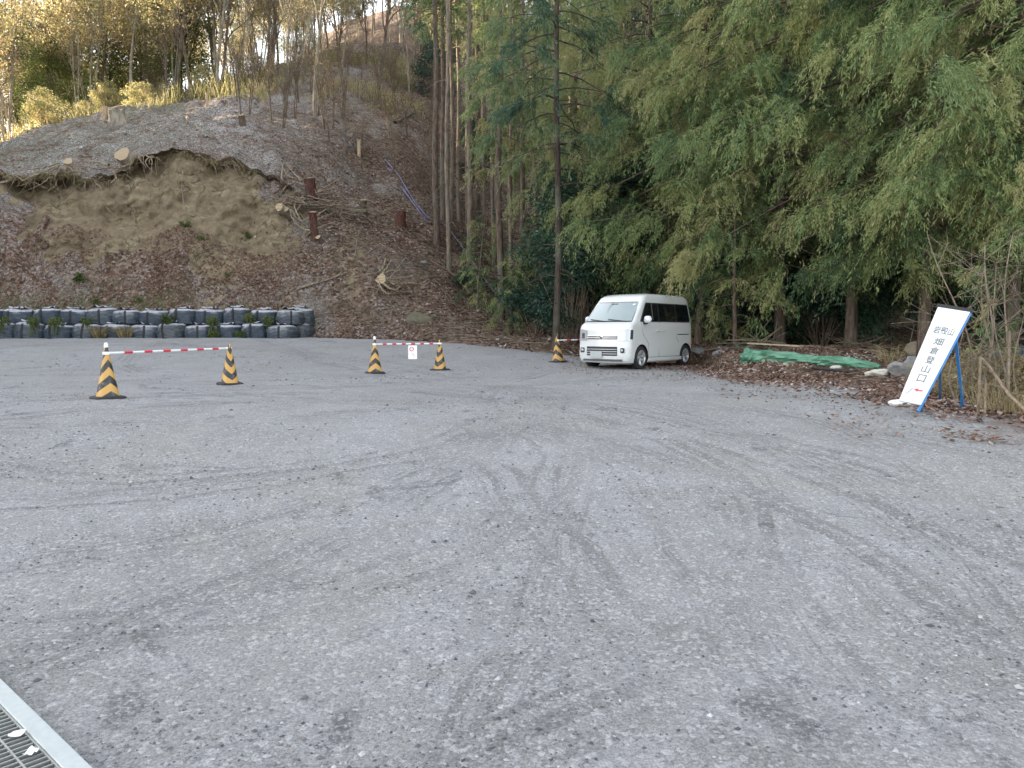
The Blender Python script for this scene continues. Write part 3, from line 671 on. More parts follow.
for i in range(46):
    px = rnd.uniform(235, 455); y = rnd.uniform(40, 60)
    place(bD, on(px, y, -.1), sc=rnd.uniform(.3, .7), label='thin bare sapling on the brown upper slope', cat='sapling', group='saplings on the upper slope')
for px in range(300, 480, 13):
    y = rnd.uniform(82, 118); place(rnd.choice([bA, bC, bE, bE]), on(px, y, -.1), sc=rnd.uniform(.8, 1.2), label='bare golden leaved tree in the thicket along the ridge', cat='tree', group=g3)
# unseen cedars added beyond the left edge to shade the cedars in view
for k_ in range(30):
    y = 17+k_*1.25+rnd.uniform(-.5, .5); x = -43-(k_ % 3)*2.6-max(0, (y-38))*.3
    place(rnd.choice([cA, cB, cC]), Vector((x, y, gz(x, y)-.2)), sc=rnd.uniform(.75, .95), label='unseen cedar added on the hill beyond the left edge to block the sun', cat='cedar', group='unseen cedars added beyond the left edge as a sun block')
# evergreens on the ridge, top left and middle
rA = leafy_shrub('evergreen_tree', 41, 11, 4.2, 22000, mat='ridge_green', leaf=.22, clumps=60)
for px, y, sc, lab in [(20, 70, 1.2, 'grey green tree against the sky in the top left corner'), (115, 78, 1.5, 'dark spreading evergreen high over the left of the ridge'), (160, 66, 1.2, 'evergreen with sunlit crown left of the brown leaning trunk'),
 (62, 62, .62, 'dark round evergreen behind the left end of the frosty ridge')]:
    place(rA, on(px, y, 0), sc=sc, label=lab, cat='tree')
for px, y in [(455, 70), (90, 95), (140, 105), (30, 100), (190, 96), (250, 110), (300, 104)]:
    place(rnd.choice([rA, cD]), on(px, y, -.2), sc=rnd.uniform(.7, 1.1), label='evergreen tree deep in the wood along the ridge', cat='tree', group='evergreens beyond the ridge')
# yellow bushes at the ridge foot
yB = leafy_shrub('yellow_bush', 43, 2.4, 1.3, 4500, mat='gold', leaf=.14)
for px, y, sc, lab in [(57, 49.5, .9, 'yellow green bush at the left end of the frosty ridge'), (150, 53, .8, 'yellow bush behind the jagged broken stumps'), (255, 57, 1.1, 'golden bush on the ridge behind the small stumps'), (215, 58, 1., 'golden bush beside the tall grey trunk'), (118, 56, .8, 'yellow bush on the ridge left of the brown leaning trunk'), (95, 52, .6, 'small yellow bush left of the jagged broken stumps')]:
    place(yB, on(px, y, -.1), sc=sc, label=lab, cat='bush')
# undergrowth on and behind the ridge: dry bamboo grass
def undergrowth():
    rng = np.random.default_rng(5); b = MB(); n = 22000
    px = rng.uniform(-80, 430, n); y = rng.uniform(49, 74, n); x = (px-512)/768*y
    # patchy
    keep = fbm(x*.35, y*.35, 71, 3) > -.02; px, y, x = px[keep], y[keep], x[keep]; n = len(x)
    ky, kz = knots(px); z = np.array([np.interp(a, yy, zz) for a, yy, zz in zip(y, ky, kz)])-.1
    h = rng.uniform(.3, 1.6, n)*(1+.9*fbm(x*.3, y*.3, 74, 3))*np.interp(px, [-80, 120, 300, 360, 430], [.8, 1, 1, .7, .5])
    d = norm(np.stack([rng.normal(size=n)*.25, rng.normal(size=n)*.25, np.ones(n)], -1)); p = np.stack([x, y, z], -1)
    t = np.clip(rng.random(n)*.6+.2+.8*fbm(x*.25, y*.25, 73, 3), 0, 1)
    blades(b, p, d, h, rng.uniform(.03, .06, n), t, rng)
    q = p+d*(h*rng.uniform(.3, 1, n))[:, None]; blades(b, q, norm(rng.normal(size=(n, 3))), np.full(n, .22), np.full(n, .07), t, rng)
    o = b.build('dry_undergrowth', M['gold'], tint=True); tag(o, 'dry golden bamboo grass and thicket along the sunlit ridge', 'undergrowth', kind='stuff')
undergrowth()

# ---- leaf litter, twigs and stones lying about (countless)
def surf_points(n, px0, px1, y0f, y1f, rng):
    px = rng.uniform(px0, px1, n); y = rng.uniform(0, 1, n); y = y0f(px)+(y1f(px)-y0f(px))*y
    out = []; nn = []
    for a, b in zip(px, y):
        h = BVH.ray_cast(Vector(((a-512)/768*b, b, 300)), Vector((0, 0, -1)))
        if h[0] is not None: out.append(h[0]); nn.append(h[1])
    return np.array(out), np.array(nn)
def litter(name, n, px0, px1, y0f, y1f, size, seed, label, tlo=0, thi=1., lift=.01, patch=None, fade=None):
    rng = np.random.default_rng(seed); p, nn = surf_points(n, px0, px1, y0f, y1f, rng)
    if patch is not None:
        k = fbm(p[:, 0]*patch, p[:, 1]*patch, seed, 3) > rng.uniform(-.5, .35, len(p)); p, nn = p[k], nn[k]
    if fade is not None:
        k = fade(512+768*p[:, 0]/p[:, 1], p[:, 1]) > rng.random(len(p)); p, nn = p[k], nn[k]
    m = len(p); t = rng.normal(size=(m, 3)); t = norm(t-(t*nn).sum(1)[:, None]*nn); bt = np.cross(nn, t)
    t = norm(t+nn*rng.normal(0, .3, m)[:, None]); bt = norm(bt+nn*rng.normal(0, .3, m)[:, None])
    s = size*rng.uniform(.5, 1.3, m)[:, None]; c = p+nn*lift+nn*(rng.uniform(0, .5, m)[:, None]*s)
    V = np.stack([c-t*s*.5, c-bt*s*.28-nn*s*.1, c+t*s*.5, c+bt*s*.28-nn*s*.1], 1).reshape(-1, 3)
    b = MB(); b.add(V, np.arange(4*m).reshape(m, 4), 0, rng.uniform(tlo, thi, m))
    o = b.build(name, M['litter'], tint=True); tag(o, label, 'leaf litter', kind='stuff')
litter('leaf_litter', 72000, 640, 1150, lambda p: foot(p)-4.2, lambda p: foot(p)+6, .085, 1, 'brown fallen leaves along the wood edge on the right', .1, 1., patch=.8, fade=lambda p, y: np.interp(foot(p)-y, [-.2, 2., 4.4], [1, .8, .0])*(y > 7.3))
litter('leaf_litter', 44000, 180, 640, lambda p: foot(p)-.5, lambda p: foot(p)+16, .14, 2, 'brown fallen leaves on the slope behind the cones', 0, .95, patch=.5, fade=lambda p, y: smooth((p-225)/130))
litter('leaf_litter', 12000, -20, 300, lambda p: foot(p)+.2, lambda p: foot(p)+2.9, .12, 3, 'dull fallen leaves on the bank behind the black sandbags', .05, .82, patch=.5)
litter('leaf_litter', 12000, -20, 400, lambda p: foot(p)+6, lambda p: foot(p)+20, .12, 4, 'pale frosted leaves on top of the cut bank', .3, 1, patch=.5, fade=lambda p, y: .8*smooth((430-p)/200))
litter('leaf_litter', 4500, 560, 1150, lambda p: foot(p)-7, lambda p: foot(p)-.3, .06, 5, 'stray brown leaves on the gravel near the wood', .1, .9, patch=.6, fade=lambda p, y: (y > 7.6)*1.)
def twigs(name, n, px0, px1, y0f, y1f, L, seed, label, r=.008):
    rng = np.random.default_rng(seed); p, nn = surf_points(n, px0, px1, y0f, y1f, rng); b = MB()
    for q, m in zip(p, nn):
        t = rng.normal(size=3)*np.array([1, 1, .3]); t = norm(t-(t@m)*m*.8); l = L*rng.uniform(.4, 1.6); s = np.linspace(-.5, .5, 5)[:, None]
        w = rng.normal(size=3)*.18*l
        b.tube(q+m*(.02+l*.05)+t*s*l+w*(s**2), r*rng.uniform(.6, 1.6), 3, tint=rng.random())
    o = b.build(name, M['twig']); tag(o, label, 'fallen twigs', kind='stuff')
twigs('fallen_twigs', 2600, 270, 560, lambda p: foot(p)+.3, lambda p: foot(p)+20, .7, 6, 'pale fallen twigs scattered over the leafy slope')
twigs('fallen_twigs', 700, -20, 330, lambda p: foot(p)+5, lambda p: foot(p)+18, .8, 7, 'frosted twigs scattered on top of the cut bank', .009)
twigs('fallen_twigs', 420, 690, 1100, lambda p: foot(p)+.4, lambda p: foot(p)+6, .6, 8, 'dry twigs along the edge of the wood on the right', .006)
def stones():
    rng = np.random.default_rng(9); b = MB(); n = 48000
    y = 2.2*np.exp(rng.uniform(0, math.log(22/2.2), n)); px = rng.uniform(-60, 1090, n); x = (px-512)/768*y
    k = (1.3*fbm(x*.9, y*.9, 81, 5)+rng.uniform(-.4, .2, n) > 0) & (y < foot(px)-.2) & ~in_gutter(x, y) & ((((x-ga.x)*gnx.x+(y-ga.y)*gnx.y) < -.02) | (y > 5)); x, y = x[k], y[k]; n = len(x)
    s = (rng.gamma(1.6, .0022, n)+.0012)*np.interp(y, [2, 8, 22], [1., 1.5, 2.6])
    ph = np.array([[1, 0, 0], [-1, 0, 0], [0, 1, 0], [0, -1, 0], [0, 0, 1], [0, 0, -1], [.7, .7, .5], [-.7, .6, .4]])[:6]
    Fc = np.array([[0, 2, 4], [2, 1, 4], [1, 3, 4], [3, 0, 4], [2, 0, 5], [1, 2, 5], [3, 1, 5], [0, 3, 5]])
    z = np.array([gz(a, c) for a, c in zip(x, y)])
    V = ph[None]*rng.uniform(.55, 1.3, (n, 6, 1))*np.array([1, .8, .6])*s[:, None, None]; a = rng.uniform(0, 6.28, n)
    V2 = np.stack([V[..., 0]*np.cos(a)[:, None]-V[..., 1]*np.sin(a)[:, None], V[..., 0]*np.sin(a)[:, None]+V[..., 1]*np.cos(a)[:, None], V[..., 2]], -1)+np.stack([x, y, z+s*.15], -1)[:, None]
    b.add(V2.reshape(-1, 3), (Fc[None]+np.arange(n)[:, None, None]*6).reshape(-1, 3), 0, np.repeat(rng.random(n), 8))
    k = NT('loose_stone'); t = k.attr('tint'); m = k.bsdf(k.ramp(t, [(0, (.055, .058, .065)), (.4, (.13, .135, .14)), (.75, (.24, .24, .25)), (.95, (.34, .34, .35)), (1, (.48, .48, .49))]), .9)
    o = b.build('loose_stones', m, tint=True); tag(o, 'small dark and pale stones strewn over the gravel', 'loose stones', kind='stuff')
stones()
# ------------------------------------------------------------------ white van
def van():
    L, HW = 3.39, .7375
    root = empty('parked_van', (0, 0, 0))
    # profiles over height
    zf = [.17, .22, .34, .55, .64, .74, .86, .95, 1.02, 1.07, 1.11, 1.145, 1.17, 1.30, 1.45, 1.60, 1.70, 1.76, 1.80, 1.835, 1.86, 1.875]
    xf = [.07, .02, 0., .0, .005, .012, .022, .03, .05, .09, .155, .225, .26, .37, .505, .64, .735, .80, .865, .98, 1.18, 1.55]
    zr = [.22, .3, .5, 1.1, 1.55, 1.74, 1.80, 1.835, 1.86, 1.875]; xr = [3.36, 3.39, 3.39, 3.375, 3.33, 3.29, 3.24, 3.17, 3.05, 2.8]
    zw = [.17, .3, .55, 1.05, 1.16, 1.55, 1.68, 1.76, 1.81, 1.84, 1.86, 1.875]; ww = [.70, .735, .7375, .7375, .725, .675, .655, .635, .61, .57, .50, .36]
    fx = lambda z: np.interp(z, zf, xf); rx = lambda z: np.interp(z, zr, xr); w = lambda z: np.interp(z, zw, ww)
    bow = lambda z: np.interp(z, [.2, .9, 1.15, 1.8], [.09, .10, .10, .16])
    cr = lambda z: np.interp(z, [.2, .9, 1.2, 1.75, 1.87], [.16, .16, .12, .12, .22])
    zs = sorted(set(zf+zr+zw+list(np.arange(.2, 1.86, .06))))
    rings = []
    for z in zs:
        W, X0, X1, r, bw = float(w(z)), float(fx(z)), float(rx(z)), float(cr(z)), float(bow(z))
        pts = []
        for y in np.linspace(-(W-r), W-r, 11): pts.append((-(X0+bw*(y/W)**2), y))
        e0 = X0+bw*((W-r)/W)**2
        for a in np.linspace(0, 90, 7)[1:]: pts.append((-(e0+r*(1-math.cos(R(a)))), W-r+r*math.sin(R(a))))
        for s in np.linspace(0, 1, 24)[1:-1]: pts.append((-(e0+r+(X1-.1-e0-r)*s), W))
        for a in np.linspace(0, 90, 5): pts.append((-(X1-.1+.1*math.sin(R(a))), W-.1+.1*math.cos(R(a))))
        for y in np.linspace(W-.1, -(W-.1), 9)[1:-1]: pts.append((-X1, y))
        for a in np.linspace(90, 0, 5): pts.append((-(X1-.1+.1*math.sin(R(a))), -(W-.1+.1*math.cos(R(a)))))
        for s in np.linspace(1, 0, 24)[1:-1]: pts.append((-(e0+r+(X1-.1-e0-r)*s), -W))
        for a in np.linspace(90, 0, 7)[:-1]: pts.append((-(e0+r*(1-math.cos(R(a)))), -(W-r+r*math.sin(R(a)))))
        rings.append([(a, b, z) for a, b in pts])
    b = MB(); A = np.array(rings); nr, nc = A.shape[:2]; i = np.arange(nr-1)[:, None]*nc; j = np.arange(nc)[None]; j2 = (j+1) % nc
    b.add(A.reshape(-1, 3), np.stack([i+j, i+j2, i+nc+j2, i+nc+j], -1).reshape(-1, 4)); o = None
    # closed bottom and top share the ring vertices
    b.ng.append((list(range(nc))[::-1], 0)); b.ng.append((list(range((nr-1)*nc, nr*nc)), 0))
    body = b.build('body', [M['white'], M['black_plastic']], root, True)
    import bmesh
    bm = bmesh.new(); bm.from_mesh(body.data); bmesh.ops.remove_doubles(bm, verts=bm.verts, dist=1e-5); bmesh.ops.recalc_face_normals(bm, faces=bm.faces); bm.to_mesh(body.data); bm.free()
    WX = (-.66, -3.0); WR = .29
    cutters = []
    def cutter(fn):
        c = MB(); fn(c); co = c.build('cutter', [M['white'], M['black_plastic']]); cutters.append(co)
        import bmesh
        bm = bmesh.new(); bm.from_mesh(co.data); bmesh.ops.remove_doubles(bm, verts=bm.verts, dist=1e-5); bmesh.ops.recalc_face_normals(bm, faces=bm.faces); bm.to_mesh(co.data); bm.free()
        md = body.modifiers.new('b', 'BOOLEAN'); md.operation = 'DIFFERENCE'; md.solver = 'EXACT'; md.object = co
    for wx in WX:
        for sd in (-1, 1):
            def fn(c, wx=wx, sd=sd):
                n = 28; a = np.linspace(0, 2*np.pi, n, endpoint=False); r = .345
                V0 = [(wx+r*math.cos(t), sd*.52, .27+r*math.sin(t)) for t in a]; V1 = [(wx+r*math.cos(t), sd*.9, .27+r*math.sin(t)) for t in a]
                V = np.array(V0+V1); c.add(V, [[k, (k+1) % n, n+(k+1) % n, n+k] for k in range(n)], 1); c.ng.append((list(range(n))[::-1], 1)); c.ng.append((list(range(n, 2*n)), 1))
            cutter(fn)
    # window openings: the cabin is hollowed by slots behind the glass
    dg = bpy.context.evaluated_depsgraph_get(); me = bpy.data.meshes.new_from_object(body.evaluated_get(dg)); body.modifiers.clear(); body.data = me; me.name = 'body'
    for c in cutters: bpy.data.objects.remove(c)
    body.data.shade_smooth() if hasattr(body.data, 'shade_smooth') else None
    try: body.data.set_sharp_from_angle(angle=R(35))
    except Exception: pass
    def fpt(y, z, off): # on the front face
        W = float(w(z)); return (-(float(fx(z))+float(bow(z))*(y/W)**2)+off, y, z)
    def grid(name, fn, nu, nv, mat, parent=root, rnd=0):
        g = MB(); V = [fn(u, v) for v in np.linspace(0, 1, nv) for u in np.linspace(0, 1, nu)]
        i = np.arange(nv-1)[:, None]*nu; j = np.arange(nu-1)[None]
        g.add(V, np.stack([i+j, i+j+1, i+nu+j+1, i+nu+j], -1).reshape(-1, 4)); return g.build(name, mat, parent, True)
    # windscreen
    k = NT('windscreen_glass'); v = k.coord(); c = k.mix(k.noise(v, 1.2, 2), (.17, .22, .23), (.30, .36, .37)); glass = k.bsdf(c, .05, spec=.8, coat=1)
    z0, z1 = 1.165, 1.635
    def ws(u, t, off=.008, mg=0):
        z = z0-mg+(z1-z0+2*mg)*t; hw = float(w(z))-.085+mg; y = -hw+2*hw*u; return fpt(y, z, off)
    grid('windscreen_seal', lambda u, t: ws(u, t, .005, .014), 14, 10, M['black_plastic'])
    wsg = grid('windscreen', ws, 14, 10, glass)
    g = MB(); q = fpt(.0, 1.60, .012); 
    g.box((q[0]-.0, 0, 1.58), (.02, .17, .05)); g.build('rear_view_mirror', M['black_plastic'], wsg)
    g = MB(); q = fpt(.5, 1.58, .012); g.box(q, (.006, .07, .05), Matrix.Rotation(R(-50), 3, 'Y')); g.build('inspection_sticker', M['sign_white'], wsg)
    for a, c in ((.52, .02), (-.02, -.52)):
        g = MB(); g.tube([fpt(a+(c-a)*s, 1.165+.055*s, .03) for s in np.linspace(0, 1, 6)], .009, 5); g.build('wiper', M['black_plastic'], root, True)
    # side glass, both sides
    def sidepatch(name, sd, poly, off, mat, parent=root):
        g = MB(); V = [(-x, sd*(float(w(z))+off), z) for x, z in poly]; g.ngon(V if sd < 0 else V[::-1]); return g.build(name, mat, parent)
    def rnd(poly, r=.05, n=5):
        out = []; m = len(poly)
        for i in range(m):
            p, c, q = np.array(poly[i-1]), np.array(poly[i]), np.array(poly[(i+1) % m]); d1 = (p-c)/np.linalg.norm(p-c); d2 = (q-c)/np.linalg.norm(q-c)
            a = c+d1*r; e = c+d2*r
            for t in np.linspace(0, 1, n): out.append(tuple(a*(1-t)**2+2*c*t*(1-t)+e*t*t))
        return out
    for sd in (-1, 1):
        sidepatch('window_band', sd, rnd([(.57, 1.155), (.93, 1.63), (3.17, 1.63), (3.24, 1.2), (3.20, 1.155)][::1], .045), .005, M['black_plastic'])
        f = sidepatch('side_window', sd, rnd([(.66, 1.18), (.965, 1.605), (1.50, 1.605), (1.50, 1.18)], .04), .009, M['dark_glass'])
        g = MB(); g.box((-1.20, sd*(float(w(1.4))+.012), 1.41), (.045, .003, .42), Matrix.Rotation(sd*R(7.8), 3, 'X')); g.build('belt_pillar', M['seat_grey'], f)
        sidepatch('sliding_door_window', sd, rnd([(1.56, 1.18), (1.56, 1.605), (2.42, 1.605), (2.42, 1.18)], .03), .009, M['dark_glass'])
        sidepatch('quarter_window', sd, rnd([(2.48, 1.18), (2.48, 1.605), (3.13, 1.605), (3.19, 1.18)], .04), .009, M['dark_glass'])
        # door gaps
        seam = lambda pts, wd=.008: None
        g = MB()
        def line(pts):
            P3 = [(-x, sd*(float(w(z))+.001), z) for x, z in pts]; g.tube(P3, .0045, 4)
        line([(.66+.29, .36), (1.0, .5), (1.0, .62), (.72, .86), (.63, 1.12)]); line([(1.53, .3), (1.53, 1.16)]); line([(2.46, 1.16), (2.46, .75), (2.6, .62)]); line([(.98, .29), (2.7, .29)])
        g.build('door_gap', M['seat_grey'], root)
        g = MB(); g.box((-2.83, sd*(.7375+.004), .845), (.62, .012, .02)); g.build('sliding_door_rail', M['black_plastic'], root)
        for hx in (1.40, 1.68):
            g = MB(); g.tube([(-hx-.07, sd*.738, .93), (-hx-.05, sd*.765, .93), (-hx+.05, sd*.765, .93), (-hx+.07, sd*.738, .93)], .013, 6); g.build('door_handle', M['white'], root, True)
        g = MB(); g.box((-1.88, sd*.725, .235), (1.75, .045, .09)); o = g.build('side_sill', M['white'], root); bv = o.modifiers.new('b', 'BEVEL'); bv.width = .015; bv.segments = 2
        # mirror
        g = MB(); MM = Matrix.Translation((-.82, sd*.83, 1.215)); a = np.linspace(-1, 1, 9)
        V = []; 
        for s in np.linspace(-1, 1, 9):
            rr = (1-abs(s)**3.2)**.5*1.0+.02
            for t in np.linspace(0, 2*np.pi, 14, endpoint=False): V.append((-.74+.055*math.cos(t)*rr, sd*.845+s*.11, 1.215+.085*math.copysign(abs(math.sin(t))**.7, math.sin(t))*rr))
        g.add(V, [[i*14+j, i*14+(j+1) % 14, (i+1)*14+(j+1) % 14, (i+1)*14+j] for i in range(8) for j in range(14)]); mr = g.build('wing_mirror', M['white'], root, True)
        g = MB(); g.box((-.76, sd*.76, 1.12), (.07, .12, .04)); g.build('mirror_foot', M['black_plastic'], mr)
        # headlight wrapping the corner
        def hl(u, t, o=.012):
            z = .70+.30*t*(.82+.18*u); W = float(w(z)); r = float(cr(z)); bw = float(bow(z)); X0 = float(fx(z))
            s = u; y0 = .43; arc = (W-r-y0); tot = arc+r*1.45; d = tot*s
            if d < arc: y = y0+d; return (-(X0+bw*(y/W)**2)+o, sd*y, z)
            a = (d-arc)/r; a = min(a, 1.55); e0 = X0+bw*((W-r)/W)**2
            return (-(e0+r*(1-math.cos(a)))+o*math.cos(a), sd*(W-r+r*math.sin(a)+o*math.sin(a)), z)
        hd = grid('headlight', hl, 12, 6, M['lamp_lens'])
        grid('indicator', lambda u, t: hl(.80+.2*u, .12+.76*t, .015), 4, 4, M['black_plastic'], hd)
        grid('reflector', lambda u, t: hl(.22+.22*u, .2+.5*t, .015), 5, 4, M['chrome'], hd)
        # fog lamp
        g = MB(); q = fpt(sd*.56, .47, .012); g.box(q, (.03, .115, .12), Matrix.Rotation(-sd*R(12), 3, 'Z')); fo = g.build('fog_lamp', M['black_plastic'], root); bv = fo.modifiers.new('b', 'BEVEL'); bv.width = .02; bv.segments = 2
        g = MB(); g.lathe([(0, .02), (.03, .018), (.036, .0)], 14, Matrix.Translation((q[0]+.012, q[1], q[2])) @ Matrix.Rotation(R(90), 4, 'Y')); g.build('lamp_glass', M['lamp_lens'], fo, True)
    # grille bars and lower grille
    grid('upper_grille', lambda u, t: fpt(-.41+.82*u, .735+.085*t, .006), 10, 3, M['black_plastic'])
    for z in (.765, .812):
        g = MB(); g.tube([fpt(y, z, .016) for y in np.linspace(-.42, .42, 12)], .014, 6); g.build('chrome_strip', M['chrome'], root, True)
    g = MB(); g.lathe([(0, .012), (.045, .010), (.05, 0)], 16, Matrix.Translation(fpt(0, .80, .022)) @ Matrix.Rotation(R(90), 4, 'Y')); g.build('front_badge', M['chrome'], root, True)
    lg = grid('lower_grille', lambda u, t: fpt(-.43+.86*u, .34+.22*t, .004), 10, 4, M['black_plastic'])
    for z in (.385, .44, .495):
        g = MB(); g.tube([fpt(y, z, .010) for y in np.linspace(-.42, .42, 10)], .008, 5); g.build('grille_bar', M['alloy'], lg, True)
    g = MB(); q = fpt(-.15, .41, .03); g.box((q[0], -.13, .37), (.012, .33, .165)); pl = g.build('number_plate', M['concrete'], root)
    g = MB(); q = fpt(0, .25, .01); g.tube([fpt(y, .235, -.01) for y in np.linspace(-.55, .55, 12)], .028, 6); g.build('front_lip', M['seat_grey'], root, True)
    # rear lamps
    for sd in (-1, 1):
        g = MB(); g.box((-3.375, sd*.66, .62), (.04, .10, .3)); g.build('tail_lamp', M['red'], root)
    # wheels
    T = [(.17, -.075), (.25, -.08), (.275, -.066), (.282, -.03), (.282, .03), (.275, .066), (.25, .08), (.17, .075)]
    for wx in WX:
        for sd in (-1, 1):
            steer = R(0)
            MW = Matrix.Translation((wx, sd*.655, .285)) @ Matrix.Rotation(-sd*R(90), 4, 'X')
            g = MB(); g.lathe(T, 32, MW); wh = g.build('wheel', M['tyre'], root, True)
            g = MB(); g.lathe([(.0, .035), (.03, .038), (.045, .03), (.05, .02)], 20, MW)
            g.lathe([(.19, .078), (.178, .082), (.165, .07), (.155, .02), (.15, -.02)], 28, MW)
            for a in range(5):
                for da in (-.16, .16):
                    an = a*2*math.pi/5+da; c0 = Vector((math.cos(an-da*.2)*.04, math.sin(an-da*.2)*.04, .036)); c1 = Vector((math.cos(an)*.168, math.sin(an)*.168, .066))
                    g.bar(MW @ c0, MW @ c1, .026, .018)
            g.build('rim', M['alloy'], wh)
            g = MB(); g.lathe([(.0, -.0), (.155, 0.)], 20, MW); g.build('brake_disc', M['black_plastic'], wh)
    # dark underfloor
    g = MB(); g.box((-1.75, 0, .21), (2.9, 1.1, .08)); g.build('underfloor', M['black_plastic'], root)
    return root
v = van(); tag(v, 'white boxy minivan with dark side windows parked at the edge of the wood', 'van')
vh = Vector((-.63, -.777)).normalized(); v.rotation_euler = (0, 0, math.atan2(vh.y, vh.x)); v.location = (2.152, 18.55, .0)
zz_ = [gz(2.152-vh.x*a+s*.777*.65, 18.55-vh.y*a-s*.63*.65) for a in (.66, 3.0) for s in (-1, 1)]
v.location.z = zz_[1]-.012
print('van z', zz_)

# ------------------------------------------------------------------ cones with bars
def stripes():
    k = NT('cone_stripes'); v = k.coord(); s = k.n('ShaderNodeSeparateXYZ'); k.l(v, s.inputs[0])
    a = k.math('ARCTAN2', s.outputs[1], s.outputs[0]); t = k.math('PINGPONG', k.math('MULTIPLY', a, 2/math.pi), 1.)
    f = k.math('FRACT', k.math('ADD', k.math('SUBTRACT', k.math('MULTIPLY', s.outputs[2], 4.6), k.math('MULTIPLY', t, .62)), .12))
    n = k.noise(v, 9, 5, .7); blk = k.step(f, .5, .515)
    c = k.mix(blk, k.mix(n, (.46, .25, .05), (.60, .35, .10)), (.022, .023, .026))
    c = k.mix(k.math('MULTIPLY', k.step(n, .5, .7), .45), c, (.26, .24, .21))
    return k.bsdf(c, .5)
ST = stripes()
def cone(cap=False):
    root = empty('traffic_cone', (0, 0, 0))
    b = MB(); b.lathe([(.150, .03), (.142, .05), (.028, .66), (.026, .70), (.018, .705), (0, .705)], 28); b.build('cone_body', ST, root, True)
    b = MB(); n = 24; a = np.linspace(0, 2*np.pi, n, endpoint=False); sq = [(.2*math.copysign(abs(math.cos(t))**.35, math.cos(t)), .2*math.copysign(abs(math.sin(t))**.35, math.sin(t))) for t in a]
    V = [(x, y, 0) for x, y in sq]+[(x, y, .022) for x, y in sq]+[(x*.88, y*.88, .036) for x, y in sq]
    b.add(V, [[i*n+j, i*n+(j+1) % n, (i+1)*n+(j+1) % n, (i+1)*n+j] for i in range(2) for j in range(n)]); b.ng.append((list(range(2*n, 3*n)), 0)); b.build('cone_base', M['rubber'], root)
    return root
CP0 = cone()
cones = []; CONES = []
for i, (px, py, rz, tilt, lab) in enumerate([
 (108, 398, .8, 0, 'yellow and black striped cone at the left end of the longest bar'),
 (230, 384, 2.2, R(-2), 'striped cone at the right end of the longest bar'),
 (375, 373, .3, 0, 'striped cone left of the small hanging notice'),
 (440, 370, 1.2, 0, 'striped cone right of the small hanging notice'),
 (558, 362, 2.6, R(3), 'striped cone standing alone beside the front of the white van')]):
    c = CP0 if i == 0 else copy_tree(CP0); p = at(px, py); c.location = p-Vector((0, 0, .006)); c.rotation_euler = (0, tilt, rz); cones.append(p); CONES.append(c)
    if i == 4: c.scale = (1.08,)*3
    if i == 2: c.scale = (1.06,)*3
    tag(c, lab, 'traffic cone', 'striped cones holding bars'); print('cone', p)
def cone_bar(a, b, label, cap_a=True):
    a = a+Vector((0, 0, .0)); root = empty('cone_bar', a); b = b-a; d = b.normalized(); L = b.length
    g = MB(); g.tube([Vector((0, 0, 0)), b], .017, 10, cap=True); g.build('bar', M['pole_white'], root, True)
    n = 7; 
    for i in range(1, n):
        c = b*(i/n); g = MB(); g.tube([c-d*L*.03, c+d*L*.03], .0185, 10); g.build('red_band', M['pole_red'], root, True)
    for e in (Vector((0, 0, 0)), b):
        g = MB(); g.lathe([(.045, -.02), (.05, 0), (.045, .02), (.036, .02), (.036, -.02), (.045, -.02)], 18, Matrix.Translation(e-d*0)); g.build('end_ring', M['pole_white'], root, True)
    return tag(root, label, 'cone bar', 'red and white bars between cones')
up = Vector((0, 0, .615))
cone_bar(cones[0]+up, cones[1]+up+Vector((0, 0, .01)), 'long red banded white bar across the two left cones')
bar2a, bar2b = cones[2]+up*1.03, cones[3]+up
cone_bar(bar2a, bar2b, 'red banded bar carrying the small white notice')
cone_bar(cones[4]+up*.95, Vector((3.3, 21.4, cones[4].z+.62)), 'red banded bar running behind the front of the white van')
c6 = copy_tree(CP0); c6.location = (3.33, 21.45, gz(3.33, 21.45)); tag(c6, 'striped cone hidden behind the white van', 'traffic cone', 'striped cones holding bars')
for k in (0, 2):
    b = MB(); b.lathe([(.024, .0), (.028, .012), (.026, .05), (.014, .065), (0, .068)], 14); o = b.build('cone_cap', M['pole_white'], smoothed=True)
    o.parent = CONES[k]; o.location = (0, 0, .70)
# hanging notice
root = empty('hanging_notice', bar2a.lerp(bar2b, .57)+Vector((0, -.025, 0)), 0)
b = MB(); b.box((0, 0, -.19), (.20, .004, .31)); b.build('notice_board', M['sign_white'], root)
b = MB(); b.lathe([(.035, 0), (.05, 0), (.05, .002), (.035, .002)], 18, Matrix.Translation((-.02, -.003, -.12)) @ Matrix.Rotation(R(90), 4, 'X')); b.bar((-.045, -.004, -.15), (.01, -.004, -.09), .012, .002); b.build('red_ring', M['red'], root)
b = MB(); b.bar((-.02, -.004, -.20), (.06, -.004, -.30), .022, .002); b.bar((-.03, -.004, -.245), (.03, -.004, -.215), .016, .002); b.build('orange_figure', simple('orange_ink', (.75, .25, .06), .6), root)
b = MB(); b.bar((.05, -.003, .0), (.05, -.003, -.04), .004); b.bar((-.05, -.003, .0), (-.05, -.003, -.04), .004); b.bar((-.05, -.003, .005), (.05, -.003, .005), .01); b.build('tie', M['red'], root)
tag(root, 'small white notice with red marks tied to the middle bar', 'notice')

